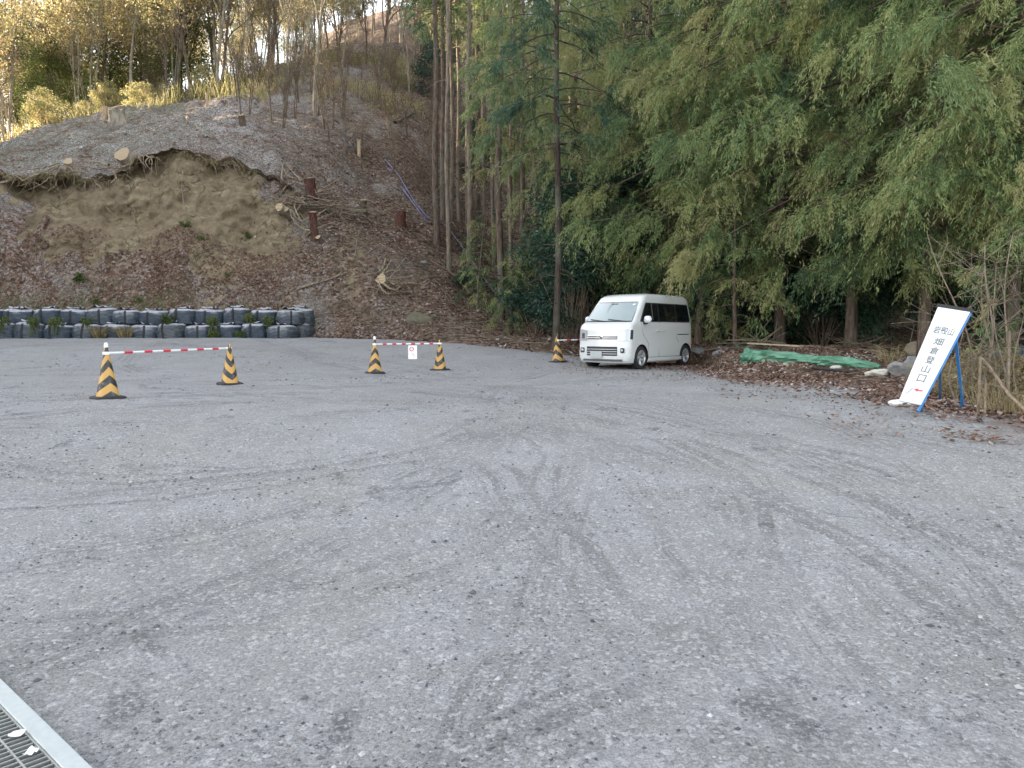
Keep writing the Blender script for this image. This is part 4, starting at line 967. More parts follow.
# ------------------------------------------------------------------ leaning sign
def board_mat():
    k = NT('weathered_sign_board'); v = k.coord(); s = k.n('ShaderNodeSeparateXYZ'); k.l(v, s.inputs[0]); n = k.noise(v, 6, 5, .7); n2 = k.noise(k.scale(v, (18, 18, 3)), 1, 4)
    d = k.math('MULTIPLY', k.step(k.math('ADD', s.outputs[2], k.math('MULTIPLY', k.math('SUBTRACT', n, .5), .5)), .02, .42, 1., 0.), .45)
    c = k.mix(k.math('MULTIPLY', k.step(n2, .5, .75), .12), (.74, .76, .79), (.5, .5, .48)); return k.bsdf(k.mix(d, c, (.36, .34, .31)), .5)
BOARD = board_mat()
def big_sign():
    D = {'TL': (938, 307, 9.12), 'TR': (970, 312, 9.02), 'BL': (899, 400.5, 8.72), 'BR': (921, 405, 8.62)}
    W = {k: P(*v_) for k, v_ in D.items()}
    base = at(909, 408); 
    root = empty('leaning_sign', base)
    L = {k: W[k]-base for k in W}
    nn0 = (W['TR']-W['TL']).cross(W['BL']-W['TL']); dr = ray(921, 405); o0 = Vector((0, 0, CAMZ)); W['BR'] = o0+dr*((W['TL']-o0).dot(nn0)/dr.dot(nn0)); L['BR'] = W['BR']-base; print('BR', W['BR'])
    def Q(u, t): # u left-right, t top-bottom
        return (L['TL']*(1-u)+L['TR']*u)*(1-t)+(L['BL']*(1-u)+L['BR']*u)*t
    n = ((L['TR']-L['TL']).cross(L['BL']-L['TL'])).normalized()
    if n.dot(-Vector(W['TL'])) < 0: n = -n
    b = MB(); A = [Q(0, 0), Q(1, 0), Q(1, 1), Q(0, 1)]; V = [a for a in A]+[a-n*.022 for a in A]
    b.add(V, [[0, 1, 2, 3], [7, 6, 5, 4], [0, 4, 5, 1], [1, 5, 6, 2], [2, 6, 7, 3], [3, 7, 4, 0]]); b.build('board', BOARD, root)
    b = MB(); b.bar(Q(1.03, -.01)-n*.018, Q(1.03, 1.06)-n*.018, .016, .03); b.build('side_rail', M['blue_steel'], root)
    b = MB(); b.bar(Q(-.05, -.018)-n*.01, Q(1.06, -.018)-n*.01, .035, .05); b.build('top_rail', M['black_plastic'], root)
    def gp(px, py): p = at(px, py); return p-base
    # rear support legs
    t1, t2 = Q(1.0, .28)-n*.03, Q(.55, .33)-n*.03
    f1 = at(963, 409)-base; f2 = at(942, 403)-base+Vector((0, .05, 0))
    for a, c in ((t1, f1), (t2, f2)):
        b = MB(); b.bar(a, c, .03); b.build('support_leg', M['blue_steel'], root)
    b = MB(); b.bar(f1+Vector((0, 0, .035)), f2+Vector((0, 0, .035)), .026); b.build('foot_bar', M['blue_steel'], root)
    f3 = at(921, 411)-base; b = MB(); b.bar(Q(1.03, 1.0)-n*.018, f3, .03); b.build('front_foot', M['blue_steel'], root)
    # writing
    def text(s, u0, t0, u1, t1_, mat, name, par=root):
        c = bpy.data.curves.new('t', 'FONT'); c.body = s; c.align_x = 'CENTER'; c.align_y = 'CENTER'; c.resolution_u = 3; c.offset = .007
        o = bpy.data.objects.new('t', c); COL.objects.link(o); bpy.context.view_layer.update()
        me = bpy.data.meshes.new_from_object(o.evaluated_get(bpy.context.evaluated_depsgraph_get())); bpy.data.objects.remove(o)
        X = np.array([v_.co[:] for v_ in me.vertices]); lo, hi = X.min(0), X.max(0)
        for v_ in me.vertices:
            u = (v_.co.x-lo[0])/(hi[0]-lo[0]); t = 1-(v_.co.y-lo[1])/(hi[1]-lo[1]); v_.co = Q(u0+(u1-u0)*u, t0+(t1_-t0)*t)+n*.003
        me.materials.append(mat); q = bpy.data.objects.new(name, me); COL.objects.link(q); q.parent = par
    for i, ch in enumerate('畑倉登山口'):
        t = .315+i*.098; text(ch, .34, t, .66, t+.076, M['ink'], 'lettering')
    text('岩殿山', .16, .195, .84, .275, M['ink'], 'lettering')
    b = MB(); b.bar(Q(.14, .035)+n*.003, Q(.14, .135)+n*.003, .008, .002); b.bar(Q(.86, .035)+n*.003, Q(.86, .135)+n*.003, .008, .002); b.build('faded_mark', M['ink_tan'], root)
    b = MB(); AR = [(.40, .865), (.58, .848), (.58, .86), (.78, .86), (.78, .872), (.58, .872), (.58, .884)]; b.ngon([Q(u, t)+n*.004 for u, t in AR]); b.build('red_arrow', M['red'], root)
    b = MB(); b.tube([Q(.16, .925)+n*.002, Q(.22, .90)+n*.002, Q(.30, .87)+n*.002, Q(.36, .85)+n*.002], [.004, .008, .007, .004], 6); b.build('dark_smudge', M['ink_pale'], root)
    tag(root, 'white leaning sign board with Japanese lettering and a red arrow on a blue frame', 'sign')
    b = MB(); rng = np.random.default_rng(3); a = np.linspace(0, 2*np.pi, 18, endpoint=False); V = []
    for s in np.linspace(-1, 1, 10):
        rr = math.sqrt(max(0, 1-s*s))+.02
        for t in a: V.append((.15*rr*math.cos(t)+rng.normal()*.006, .1*rr*math.sin(t), .045+.05*s+rng.normal()*.004))
    b.add(V, [[i*18+j, i*18+(j+1) % 18, (i+1)*18+(j+1) % 18, (i+1)*18+j] for i in range(9) for j in range(18)])
    o = b.build('weight_bag', M['white_cloth'], smoothed=True); o.location = at(900, 406); o.location.z -= .01; tag(o, 'crumpled white bag weighing down the foot of the leaning sign', 'bag')
big_sign()

# ------------------------------------------------------------------ black sandbags
def bag_mat():
    k = NT('black_sandbag_cloth'); v = k.coord(); s = k.n('ShaderNodeSeparateXYZ'); k.l(v, s.inputs[0])
    n = k.noise(v, 5, 5, .65, .4); n2 = k.noise(k.scale(v, (3, 3, 16)), 1, 4, .6, .6); g = k.n('ShaderNodeNewGeometry'); sn = k.n('ShaderNodeSeparateXYZ'); k.l(g.outputs['Normal'], sn.inputs[0])
    c = k.mix(n, (.012, .020, .032), (.040, .062, .092)); 
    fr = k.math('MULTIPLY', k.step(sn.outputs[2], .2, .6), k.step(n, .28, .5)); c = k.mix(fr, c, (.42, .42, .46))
    oi = k.n('ShaderNodeObjectInfo').outputs['Random']; c = k.mix(k.math('MULTIPLY', k.step(k.math('ADD', n2, k.math('MULTIPLY', oi, .2)), .55, .75), .35), c, (.2, .2, .18))
    return k.bsdf(c, .55, bump=k.bump(k.math('ADD', n, n2), .8, .05))
BAGM = bag_mat()
def sandbag(seed):
    rng = np.random.default_rng(seed); root = empty('black_sandbag', (0, 0, 0)); nb, nz = 48, 18; V = []
    a = np.linspace(0, 2*np.pi, nb, endpoint=False)
    for iz in range(nz):
        t = iz/(nz-1)
        if t < .8: h = t/.8*.60; rr = .50+.045*math.sin(math.pi*(h/.60)**.8)-.03*(h/.6)
        else: q = (t-.8)/.2; h = .59+.06*math.sin(q*1.9); rr = .47*(1-q)**.8+.01
        sq = .84+.0*t; c, s = np.cos(a), np.sin(a); r = rr*(np.abs(c)**2.9+np.abs(s)**2.9)**(-1/2.9)
        r = r*(1+.12*fbm(np.cos(a)*2.2+seed, np.sin(a)*2.2+h*2.5, seed, 3)+.014*np.sin(a*17+h*6+seed))
        z = h+(.05*fbm(c*rr*5, s*rr*5, seed+5, 3) if t >= .78 else 0)-.01
        V.append(np.stack([r*c, r*s*.95, np.broadcast_to(z, a.shape)], -1))
    V = np.array(V); b = MB(); i = np.arange(nz-1)[:, None]*nb; j = np.arange(nb)[None]; j2 = (j+1) % nb
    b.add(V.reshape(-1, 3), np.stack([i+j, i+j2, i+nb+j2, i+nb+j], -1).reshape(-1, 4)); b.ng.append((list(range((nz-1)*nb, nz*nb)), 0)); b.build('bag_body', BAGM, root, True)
    for ang in (-1.62+rng.normal()*.12, .3, 3.0):
        k = int((ang % (2*np.pi))/(2*np.pi)*nb); pts = [V[m, k % nb]*np.array([1.012, 1.012, 1]) for m in range(0, 15)]; b = MB()
        d = np.array([-math.sin(ang), math.cos(ang), 0])*.035
        L_ = np.array([[p-d, p+d] for p in pts]).reshape(-1, 3)+np.array([math.cos(ang), math.sin(ang), 0])*.012
        b.add(L_, [[2*m, 2*m+1, 2*m+3, 2*m+2] for m in range(len(pts)-1)]); o = b.build('lifting_strap', M['rubber'], root, True); sol = o.modifiers.new('s', 'SOLIDIFY'); sol.thickness = .012; sol.offset = 0
    # crumpled closing flap on the lid
    b = MB(); n = 9; g = [((x/(n-1)-.5)*.55+rng.normal()*.02, (y/(n-1)-.5)*.5+rng.normal()*.02, .655+abs(rng.normal())*.04) for y in range(n) for x in range(n)]
    b.add(g, [[y*n+x, y*n+x+1, (y+1)*n+x+1, (y+1)*n+x] for y in range(n-1) for x in range(n-1)]); o = b.build('closing_flap', BAGM, root, True)
    return root
BP = [sandbag(s) for s in (1, 2, 3)]; usedb = set()
def put_bag(px, y, z, label, sc=1.):
    pr = rnd.choice(BP); o = pr if pr.name not in usedb else copy_tree(pr); usedb.add(pr.name)
    x = (px-512)/768*y; o.location = (x, y, z); o.rotation_euler = (rnd.uniform(-.06, .06), rnd.uniform(-.06, .06), rnd.uniform(-.25, .25)); o.scale = (sc*rnd.uniform(.95, 1.02), sc, rnd.uniform(.82, 1.02))
    tag(o, label, 'sandbag', 'black sandbags stacked in two rows')
YB = 28.3
ordn = ['', 'right end', 'second from the right end', 'third from the right end', 'fourth from the right end', 'fifth from the right end', 'sixth from the right end', 'seventh from the right end', 'eighth from the right end', 'ninth from the right end', 'tenth from the right end', 'eleventh from the right end', 'twelfth from the right end']
low = [284, 256, 229, 202, 174, 147, 119, 91, 62, 33, 5, -24]
for i, px in enumerate(low):
    y = YB+(0 if i else -.15); put_bag(px, y, float(G((px-512)/768*y, y))-.06, 'black weatherproof sandbag in the bottom row, '+ordn[i+1]+('' if i == 11 else ''), 1.0)
hi_ = [291, 266, 238, 212, 185, 157, 130, 106, 79, 51, 22, -6]
for i, px in enumerate(hi_):
    y = YB+.42+(0 if i else -.1); put_bag(px, y, float(G((px-512)/768*YB, YB))+.50, 'black weatherproof sandbag in the top row, '+ordn[i+1], .99)
for j, (px, y, z) in enumerate([(300, 29.0, -.02)]):
    put_bag(px, y, float(G((px-512)/768*y, y))+.0, 'dark sandbag tucked behind the right end of the bottom row', 1.0)
    put_bag(px+1, y+.05, float(G((px-512)/768*y, y))+.50, 'tall dark sandbag on the rear corner at the right end of the stack', .97)
# weeds between the bags
M['green_stem'] = simple('green_stem', (.07, .09, .03), .7)
wd = leafy_shrub('weed', 61, .45, .28, 420, mat='weed', leaf=.10, clumps=9, stem='green_stem'); wg = grass_clump('grass_tuft', 62, 240, .5, .2, w=.022)
for px, dz, lab, yy in [(33, .55, 'green weed on the top edge of the bottom bags at far left', 27.75), (57, .55, 'low green weed growing between the left bags of the stack', 27.75), (89, .6, 'green weed in the gap of the top row above the dry grass tufts', 27.85), (212, .55, 'green weed on the bottom row near the striped cone', 27.8), (241, .1, 'bright green weed between two bags of the bottom row', 27.75), (249, .7, 'yellowish weed between bags of the top row', 28.1), (270, .62, 'olive weed at the right of the top row', 27.9), (3, .6, 'green weed at the left edge above the bottom bags', 27.75), (170, .6, 'small green weed between top bags', 27.95), (214, .1, 'olive weed low in the bottom row left of the bright green one', 27.75)]:
    x = (px-512)/768*yy; place(wd, (x, yy, float(G(x, yy))+dz-.22), sc=rnd.uniform(.7, 1.0), label=lab, cat='weed')
for px, lab in [(104, 'dry grass tuft between the bottom bags, the left one'), (129, 'dry grass tuft between the bottom bags, the right one')]:
    x = (px-512)/768*27.9; o = wg if px == 104 else copy_tree(wg); o.location = (x, 27.75, float(G(x, 27.75))); tag(o, lab, 'grass tuft')
for px, py, sc, lab in [(81, 277, 1.1, 'green weed growing on the bank above the left bags'), (185, 222, .9, 'green weed high on the sandy cut'), (200, 236, .8, 'small green weed just below the high one on the sandy cut'), (250, 233, .9, 'green weed on the bank right of the sandy cut'), (228, 272, .7, 'small green weed on the bank over the middle bags'), (137, 298, .9, 'weed on the bank just behind the bags'), (95, 300, 1, 'low weed behind the left half of the bags'), (226, 178, .01, '')]:
    if sc > .1: place(wd, at(px, py+4)-Vector((0, 0, .16)), sc=sc*.85, label=lab, cat='weed')

# ------------------------------------------------------------------ stumps, roots, poles on the slope
def stump(px, py, rpx, hpx, lab, tiltx=0, tilty=0, bark='bark_red', cut='cut', roots=0, name='tree_stump', cat='stump', rr=1.25, seed=0, jag=0):
    """cut face centre at (px,py); hpx its height above the ground in the picture"""
    g = at(px-tilty*hpx*.6, py+hpx); y = g.y; s = y/768; r = rpx*s; h = hpx*s/max(.35, math.cos(tiltx)); rng = np.random.default_rng(seed+int(px))
    ax = Vector((math.sin(tilty), -math.sin(tiltx)*math.cos(tilty), math.cos(tiltx)*math.cos(tilty))).normalized(); q = Vector((0, 0, 1)).rotation_difference(ax).to_matrix().to_4x4(); root = empty(name, P(px, py, g.y+ax.y*h*.8)-ax*h)
    n = 18; a = np.linspace(0, 2*np.pi, n, endpoint=False); prof = [(-.5*h-.15, rr*1.15), (0, rr), (.25*h, 1.08), (.9*h, 1.), (h, 1.)]; V = []
    wv = 1+.08*np.sin(a*3+rng.random()*6)+.05*np.sin(a*7+rng.random()*6)
    for z, k in prof: V.append(np.stack([r*k*wv*np.cos(a), r*k*wv*np.sin(a), np.full(n, z)+(rng.random(n)*jag*h if z >= h else 0)], -1))
    V = np.array(V).reshape(-1, 3) @ np.array(q.to_3x3()).T; b = MB()
    b.add(V, [[i*n+j, i*n+(j+1) % n, (i+1)*n+(j+1) % n, (i+1)*n+j] for i in range(4) for j in range(n)]); b.build('bark', M[bark], root, True)
    ring = V[-n:]*1.0; top = np.vstack([ring*1.0+np.array(ax)*.004, (ring.mean(0)+np.array(ax)*(.015))[None]]); b = MB(); b.add(top, [[j, (j+1) % n, n] for j in range(n)])
    b.build('cut_face', M[cut], root)
    for k in range(roots):
        a0 = rng.uniform(-2.6, .9); Lr = r*rng.uniform(1.8, 4.5); s_ = np.linspace(0, 1, 9)[:, None]
        d = np.array([math.cos(a0), -.25, math.sin(a0)*.7]); c = rng.normal(size=3)*.8
        pts = np.array(ax)*h*.4+d*Lr*s_+c*Lr*s_**2*.5+np.array([0, -.05, 0])+np.array([0, 0, -1])*Lr*.3*s_**2
        b = MB(); b.tube(pts, np.linspace(r*.17, r*.04, 9), 6); b.build('root', M['root'], root, True)
    return tag(root, lab, cat)
st_big = stump(122, 154, 7.5, 14, 'largest pale sawn stump jutting from the lip of the sandy cut', R(62), -.15, 'bark_pale', roots=7)
st_small = stump(68, 161, 4.2, 9, 'smaller sawn stump with tangled roots left of the largest stump', R(55), .1, 'bark_pale', roots=7)
stump(105, 109, 2.6, 9, 'jagged broken pale stump on the left of the ridge', 0, .1, 'cut', jag=.5)
stump(116, 111, 7, 10, 'wide weathered grey stump beside the jagged one on the ridge', .2, 0, 'bark_pale', jag=.2)
stump(241, 115, 3.0, 9, 'small sawn stump on the frosty top near the cut', R(25), 0, 'bark_cedar')
stump(263, 96, 2.2, 6, 'tiny pale stump on the frosty top near the thin sapling', .1, 0, 'cut')
stump(207, 93, 1.2, 14, 'thin wooden stake standing on the frosty ridge', 0, .02, 'cut', name='wooden_stake', cat='stake', rr=1.)
st_tall = stump(309, 178, 5.3, 27, 'tall reddish stump with a white sawn top', R(12), -.05, 'bark_red', 'cut_white', roots=6)
st_nar = stump(313, 212, 3.6, 28, 'narrow dark stump below the tall reddish stump', R(15), .0, 'bark_red', roots=3)
stump(279, 207, 4, 6, 'pale log end sticking out of the brush left of the tall reddish stump', R(75), -.3, 'bark_pale')
stump(285.5, 209, 2.6, 6, 'small log end right next to the pale one in the brush', R(75), .1, 'bark_pale')
stump(318, 237, 2.6, 5, 'small sawn peg at the foot of the narrow dark stump', R(50), -.3, 'bark_red')
stump(363, 200, 3.3, 15, 'thin sawn stump on the leaves between the two reddish ones', R(25), .05, 'bark_cedar')
stump(401, 211, 4.8, 15, 'short red brown stump under the mauve rope', R(6), .05, 'bark_red', 'bark_red')
st_root = stump(381, 279, 5.2, 6, 'sawn root stump with spreading pale roots low on the slope', R(72), -.3, 'bark_pale', roots=14)
stump(359, 144, 1.6, 12, 'split pale wooden peg by the blue cord on the slope', 0, .0, 'cut', jag=.5, name='wooden_peg', cat='peg')
stump(438, 221, 1.8, 17, 'grey wooden post beside the mauve rope', 0, -.02, 'bark_pale', name='wooden_post', cat='post', rr=1.)
stump(187, 120, 1, 3, 'short grey peg at the head of the fallen branch on the frosty top', .2, .2, 'bark_pale', name='wooden_peg', cat='peg')
def more_roots(st, lines, r, seed=0):
    rng = np.random.default_rng(seed)
    for ln in lines:
        pts = np.array([at(*q)[:] for q in ln]); pts[:, 1] -= .45; pts[:, 2] += .12; s = np.linspace(0, len(pts)-1, 14); q = np.stack([np.interp(s, range(len(pts)), pts[:, k]) for k in range(3)], -1)
        for _ in range(2): q[1:-1] = (q[:-2]+q[1:-1]+q[2:])/3
        q[1:-1] += rng.normal(size=(12, 3))*.02; b = MB(); b.tube(q-np.array(st.location[:]), np.linspace(r, r*.35, 14)*rng.uniform(.7, 1.2), 6); b.build('root', M['root'], st, True)
def limb(name, pxs_, r, lab, cat, mat='root', lift=.06, n=24, forks=0, seed=0):
    rng = np.random.default_rng(seed); pts = np.array([at(*q)[:] for q in pxs_]); s = np.linspace(0, len(pts)-1, n); c = np.stack([np.interp(s, range(len(pts)), pts[:, k]) for k in range(3)], -1)
    c[:, 2] += lift; c[1:-1] = (c[:-2]+c[1:-1]+c[2:])/3; org = c[0].copy(); b = MB(); b.tube(c-org, np.linspace(r, r*.55, n), 7)
    for k in range(forks):
        i = rng.integers(3, n-2); d = norm(rng.normal(size=3)+np.array([0, -.2, .5])); L_ = rng.uniform(.3, .9); t = np.linspace(0, 1, 6)[:, None]
        b.tube(c[i]-org+d*L_*t+rng.normal(size=3)*.1*t**2, np.linspace(r*.45, r*.1, 6), 4)
    o = b.build(name, M[mat], smoothed=True, loc=org); return tag(o, lab, cat)
limb('fallen_branch', [(187, 119), (196, 128), (207, 139)], .11, 'grey fallen branch lying on the frosty top of the cut', 'branch', 'bark_pale', .1, forks=3)
limb('fallen_log', [(395, 124), (405, 119), (416, 113)], .09, 'dark broken log lying high on the leafy slope', 'log', 'bark_cedar', .1)
limb('fallen_branch', [(340, 97), (352, 116), (372, 107)], .05, 'crooked fallen branch by the pale barked tree', 'branch', 'twig', .15, forks=4)
limb('fallen_branch', [(300, 290), (330, 281), (352, 272)], .05, 'thin branch lying on the soil above the right end of the bags', 'branch', 'root', .08, forks=3, seed=2)
limb('fallen_branch', [(470, 296), (454, 277), (430, 262)], .04, 'thin branch lying on brown leaves right of the root stump', 'branch', 'twig', .1, forks=4, seed=4)
limb('fallen_branch', [(355, 262), (357, 246), (362, 228)], .03, 'thin upright branch on the slope under the thin sawn stump', 'branch', 'twig', .2, forks=2, seed=5)
limb('fallen_branch', [(447, 228), (457, 207), (463, 192)], .03, 'forked pinkish branch leaning above the post', 'branch', 'twig', .5, forks=5, seed=6)
limb('fallen_branch', [(150, 334), (200, 331), (262, 332)], .05, 'long thin branch lying along the foot of the bottom bags', 'branch', 'twig', .06, forks=6, seed=8)
limb('mauve_rope', [(385, 163), (398, 178), (414, 205), (428, 222), (446, 229), (463, 252), (480, 277), (500, 303), (521, 332)], .032, 'mauve rope running down the leafy slope to the lot', 'rope', 'net', .2, n=60)
limb('mauve_rope', [(388, 170), (404, 192), (420, 214), (428, 224)], .055, 'bunched grey netting beside the upper half of the mauve rope', 'netting', 'net', .08, n=40, forks=14)
limb('rope', [(342, 138), (347, 147), (356, 149), (354, 142)], .02, 'loose loop of pale blue cord on the slope', 'cord', 'blue_cord', .08)
# roots and torn turf hanging from the lip
def lip_roots():
    rng = np.random.default_rng(17)
    for part, (a, c, nn_) in enumerate([(-20, 100, 60), (95, 170, 34), (165, 300, 34)]):
        b = MB(); org = None
        for k in range(nn_):
            px = rng.uniform(a, c); i = int(np.argmin(np.abs(hp-px))); row = int(np.argmin(np.abs(ht-4.98)))
            p = np.array([HX[row, i], HY2[row, i]-.02, HZ2[row, i]-.03]); 
            if org is None: org = p.copy()
            L_ = rng.uniform(.3, 1.3 if part else 1.8); n = 10; pts = [p+np.array([0, .25, .05]), p]; d = norm(np.array([rng.normal()*.9, -.35, rng.normal()*.25-.1]))
            for q in range(n):
                d = norm(d+rng.normal(size=3)*.28+np.array([0, .05, -.16])); pts.append(pts[-1]+d*L_/n)
            b.tube(np.array(pts)-org, np.linspace(rng.uniform(.012, .045), .006, n+2), 5)
        o = b.build('exposed_roots', M['root'], smoothed=True, loc=org)
        tag(o, ['tangle of pale roots hanging from the left end of the turf lip', 'thin roots hanging in the dark hollow right of the largest stump', 'thin roots dangling over the right half of the sandy cut'][part], 'roots', kind='stuff')
    # long single roots on the sandy face
    for pts, r, lab in [([(185, 160), (181, 185), (184, 205), (186, 217)], .03, 'long thin root hanging down the middle of the sandy cut'), ([(100, 200), (112, 214), (125, 219)], .03, 'pale root crossing the sandy face under the largest stump'), ([(235, 158), (250, 175), (262, 192), (270, 205)], .03, 'root slanting across the right of the sandy cut'), ([(283, 165), (281, 182), (291, 195), (300, 214), (310, 226)], .05, 'thick root curving down to the narrow dark stump'), ([(0, 183), (20, 178), (40, 176), (62, 178)], .05, 'pale root running along the lip at the left edge')]:
        limb('hanging_root', pts, r, lab, 'root', 'root', .0)
lip_roots()
def turf_fringe():
    rng = np.random.default_rng(33); b_ = MB(); n = 5200; px = rng.uniform(-20, 315, n); row = int(np.argmin(np.abs(ht-4.99))); I = np.abs(hp[None]-px[:, None]).argmin(1)
    p = np.stack([HX[row, I], HY2[row, I], HZ2[row, I]], -1)+rng.normal(size=(n, 3))*np.array([.06, .10, .05]); dens = fbm(px/12., px*0, 5, 3) > rng.uniform(-.6, .3, n); p = p[dens]; n = len(p)
    d = norm(np.stack([rng.normal(size=n)*.5, -.5+rng.normal(size=n)*.3, -.8+rng.normal(size=n)*.5], -1)); blades(b_, p, d, rng.uniform(.12, .5, n), rng.uniform(.012, .03, n), rng.random(n)*.8, rng)
    tag(b_.build('turf_fringe', M['drygrass'], tint=True), 'ragged fringe of dry grass and rootlets hanging over the lip of the cut', 'dry grass', kind='stuff')
turf_fringe()
more_roots(st_root, [[(383, 280), (392, 283), (402, 282), (414, 280)], [(383, 283), (390, 292), (398, 294), (404, 288)], [(381, 285), (384, 294), (390, 298), (397, 296)], [(384, 277), (390, 270), (393, 263)], [(384, 278), (393, 274), (402, 275)], [(382, 276), (386, 268), (388, 262)], [(385, 281), (396, 288), (408, 286), (418, 287)]], .06, 1)
more_roots(st_tall, [[(306, 190), (299, 186), (290, 190), (282, 200)], [(305, 195), (296, 197), (288, 203), (284, 212)], [(304, 186), (295, 176), (289, 166)], [(304, 184), (292, 182), (286, 174), (283, 162)], [(306, 200), (297, 207), (300, 220), (306, 226)], [(310, 200), (322, 204), (336, 200), (347, 203)], [(308, 203), (300, 212), (296, 222), (303, 232)]], .05, 2)
more_roots(st_nar, [[(312, 222), (303, 226), (297, 220)], [(311, 230), (306, 238), (308, 246)], [(315, 226), (324, 222), (338, 216), (350, 212)], [(315, 222), (328, 214), (344, 206)], [(313, 235), (303, 232), (296, 226), (292, 214)]], .04, 3)
more_roots(st_small, [[(66, 168), (52, 172), (36, 174), (18, 176)], [(66, 170), (56, 178), (48, 186)], [(70, 170), (80, 176), (94, 177)], [(64, 170), (45, 178), (30, 186), (22, 180)]], .05, 4)
more_roots(st_big, [[(116, 172), (104, 174), (92, 170), (76, 172)], [(118, 174), (122, 182), (116, 188)], [(126, 172), (142, 168), (158, 164)], [(114, 170), (100, 166), (84, 167)]], .055, 5)
def brush(px, py, n, L_, seed, lab, spread=1., org_dz=.2):
    rng = np.random.default_rng(seed); org = at(px, py); b = MB()
    for k in range(n):
        c = rng.normal(size=3)*np.array([.55, .15, .16])*spread+np.array([0, -.25, org_dz]); d = norm(rng.normal(size=3)*np.array([1, .3, .45])+np.array([0, 0, .12])); s = np.linspace(-.5, .5, 7)[:, None]; l = L_*rng.uniform(.5, 1.3)
        b.tube(c+d*l*s+rng.normal(size=3)*.25*l*s**2, np.linspace(.022, .006, 7)*rng.uniform(.6, 1.4), 4)
    o = b.build('brush_pile', M['root'], smoothed=True, loc=org); return tag(o, lab, 'brush pile')
brush(338, 214, 70, 1.5, 1, 'pile of grey branches right of the tall reddish stump', 1.25)
brush(292, 205, 34, 1.3, 2, 'tangle of pale branches left of the tall reddish stump', .8)
brush(395, 290, 16, 1.1, 3, 'loose branches beside the root stump low on the slope', .8, .15)

# ------------------------------------------------------------------ rocks
def rock(px, py, w_, h_, mat, lab, d_=None, seed=0, rz=0, sink=.25):
    g = at(px, py+h_/2); s = g.y/768; rng = np.random.default_rng(seed+int(px)); nu, nv = 34, 20; V = []
    for i in range(nv):
        ph = math.pi*i/(nv-1)
        for j in range(nu):
            th = 2*math.pi*j/nu; d = np.array([math.sin(ph)*math.cos(th), math.sin(ph)*math.sin(th), math.cos(ph)]); V.append(d)
    V = np.array(V); pl = norm(rng.normal(size=(17, 3))); rad = np.ones(len(V))
    for q in pl: rad = np.minimum(rad, rng.uniform(.52, .85)/np.maximum(V@q, .02))
    rad = rad*(1+.12*fbm(V[:, 0]*3+seed, V[:, 1]*3+V[:, 2]*2, seed, 3)); V = V*rad[:, None]*np.array([w_*s/2*1.15, (d_ or w_*.8)*s/2, h_*s/2*1.15])
    b = MB(); b.add(V, [[i*nu+j, i*nu+(j+1) % nu, (i+1)*nu+(j+1) % nu, (i+1)*nu+j] for i in range(nv-1) for j in range(nu)])
    o = b.build('rock', M[mat], smoothed=False); o.location = g+Vector((0, 0, h_*s*(.5-sink*.5))); o.rotation_euler = (0, 0, rz); return tag(o, lab, 'rock')
M['stone_moss'] = simple('mossy_rock', (.11, .10, .065), .9, var=.5, scale=4, bump=.7)
rock(425, 306, 40, 26, 'stone_moss', 'mossy olive boulder bedded in the leafy slope', seed=1, sink=1.4)
rock(424, 262, 7, 5, 'stone_grey', 'small grey stone above the mossy boulder', seed=4)
rock(914, 347, 17, 17, 'stone_tan', 'tan boulder behind the leaning sign', seed=2)
rock(903, 368, 30, 17, 'stone_grey', 'grey angular rock left of the leaning sign', seed=3)
rock(878, 372, 25, 10, 'stone_white', 'pale cream rock at the end of the dark pipe', seed=5)
rock(835, 367, 13, 5, 'stone_white', 'flat pale stone in front of the green tarp', seed=6)
rock(786, 364, 8, 4, 'stone_tan', 'small tan stone in the leaves under the green tarp', seed=7)
rock(700, 350, 24, 9, 'stone_grey', 'low grey rock at the tail of the white van', seed=8)
rock(718, 352, 12, 8, 'stone_grey', 'dark rock left of the green tarp', seed=9)
rock(1001, 367, 9, 11, 'stone_white', 'pale lump on the tall stem at the right edge', seed=11)
rock(913, 362, 20, 16, 'stone_grey', 'dark rock half hidden by the leaning sign', seed=12)
# green tarp roll
def tarp(name, pxs_, rads, mat, lab, seed):
    rng = np.random.default_rng(seed); C = np.array([at(*q)[:] for q in pxs_]); n = 60; s = np.linspace(0, len(C)-1, n); c = np.stack([np.interp(s, range(len(C)), C[:, k]) for k in range(3)], -1); r = np.interp(s, range(len(C)), rads)
    nb = 20; a = np.linspace(0, 2*np.pi, nb, endpoint=False); V = []; org = c[0].copy(); t = norm(np.gradient(c, axis=0)); sd = norm(np.cross(t, [0, 0, 1.]))
    for i in range(n):
        rr = r[i]*(1+.30*fbm(np.cos(a)*1.5+i*.22, np.sin(a)*1.5+i*.05, seed, 4)+.16*np.sin(a*5+i*.3)+.10*np.sin(a*9-i*.5)*math.sin(i*.7)); V.append(c[i]-org+np.cos(a)[:, None]*sd[i]*rr[:, None]*1.3+np.sin(a)[:, None]*np.array([0, 0, 1])*rr[:, None]+np.array([0, 0, r[i]*.6]))
    b = MB(); V = np.array(V).reshape(-1, 3); b.add(V, [[i*nb+j, i*nb+(j+1) % nb, (i+1)*nb+(j+1) % nb, (i+1)*nb+j] for i in range(n-1) for j in range(nb)]); b.ng.append((list(range(nb))[::-1], 0)); b.ng.append((list(range((n-1)*nb, n*nb)), 0))
    o = b.build(name, M[mat], smoothed=False, loc=org); return tag(o, lab, 'tarp')
tarp('green_tarp', [(746, 362), (760, 361), (790, 361), (820, 364), (850, 367), (880, 369)], [.19, .15, .115, .11, .12, .05], 'green_tarp', 'long folded green tarp lying at the edge of the wood', 4)
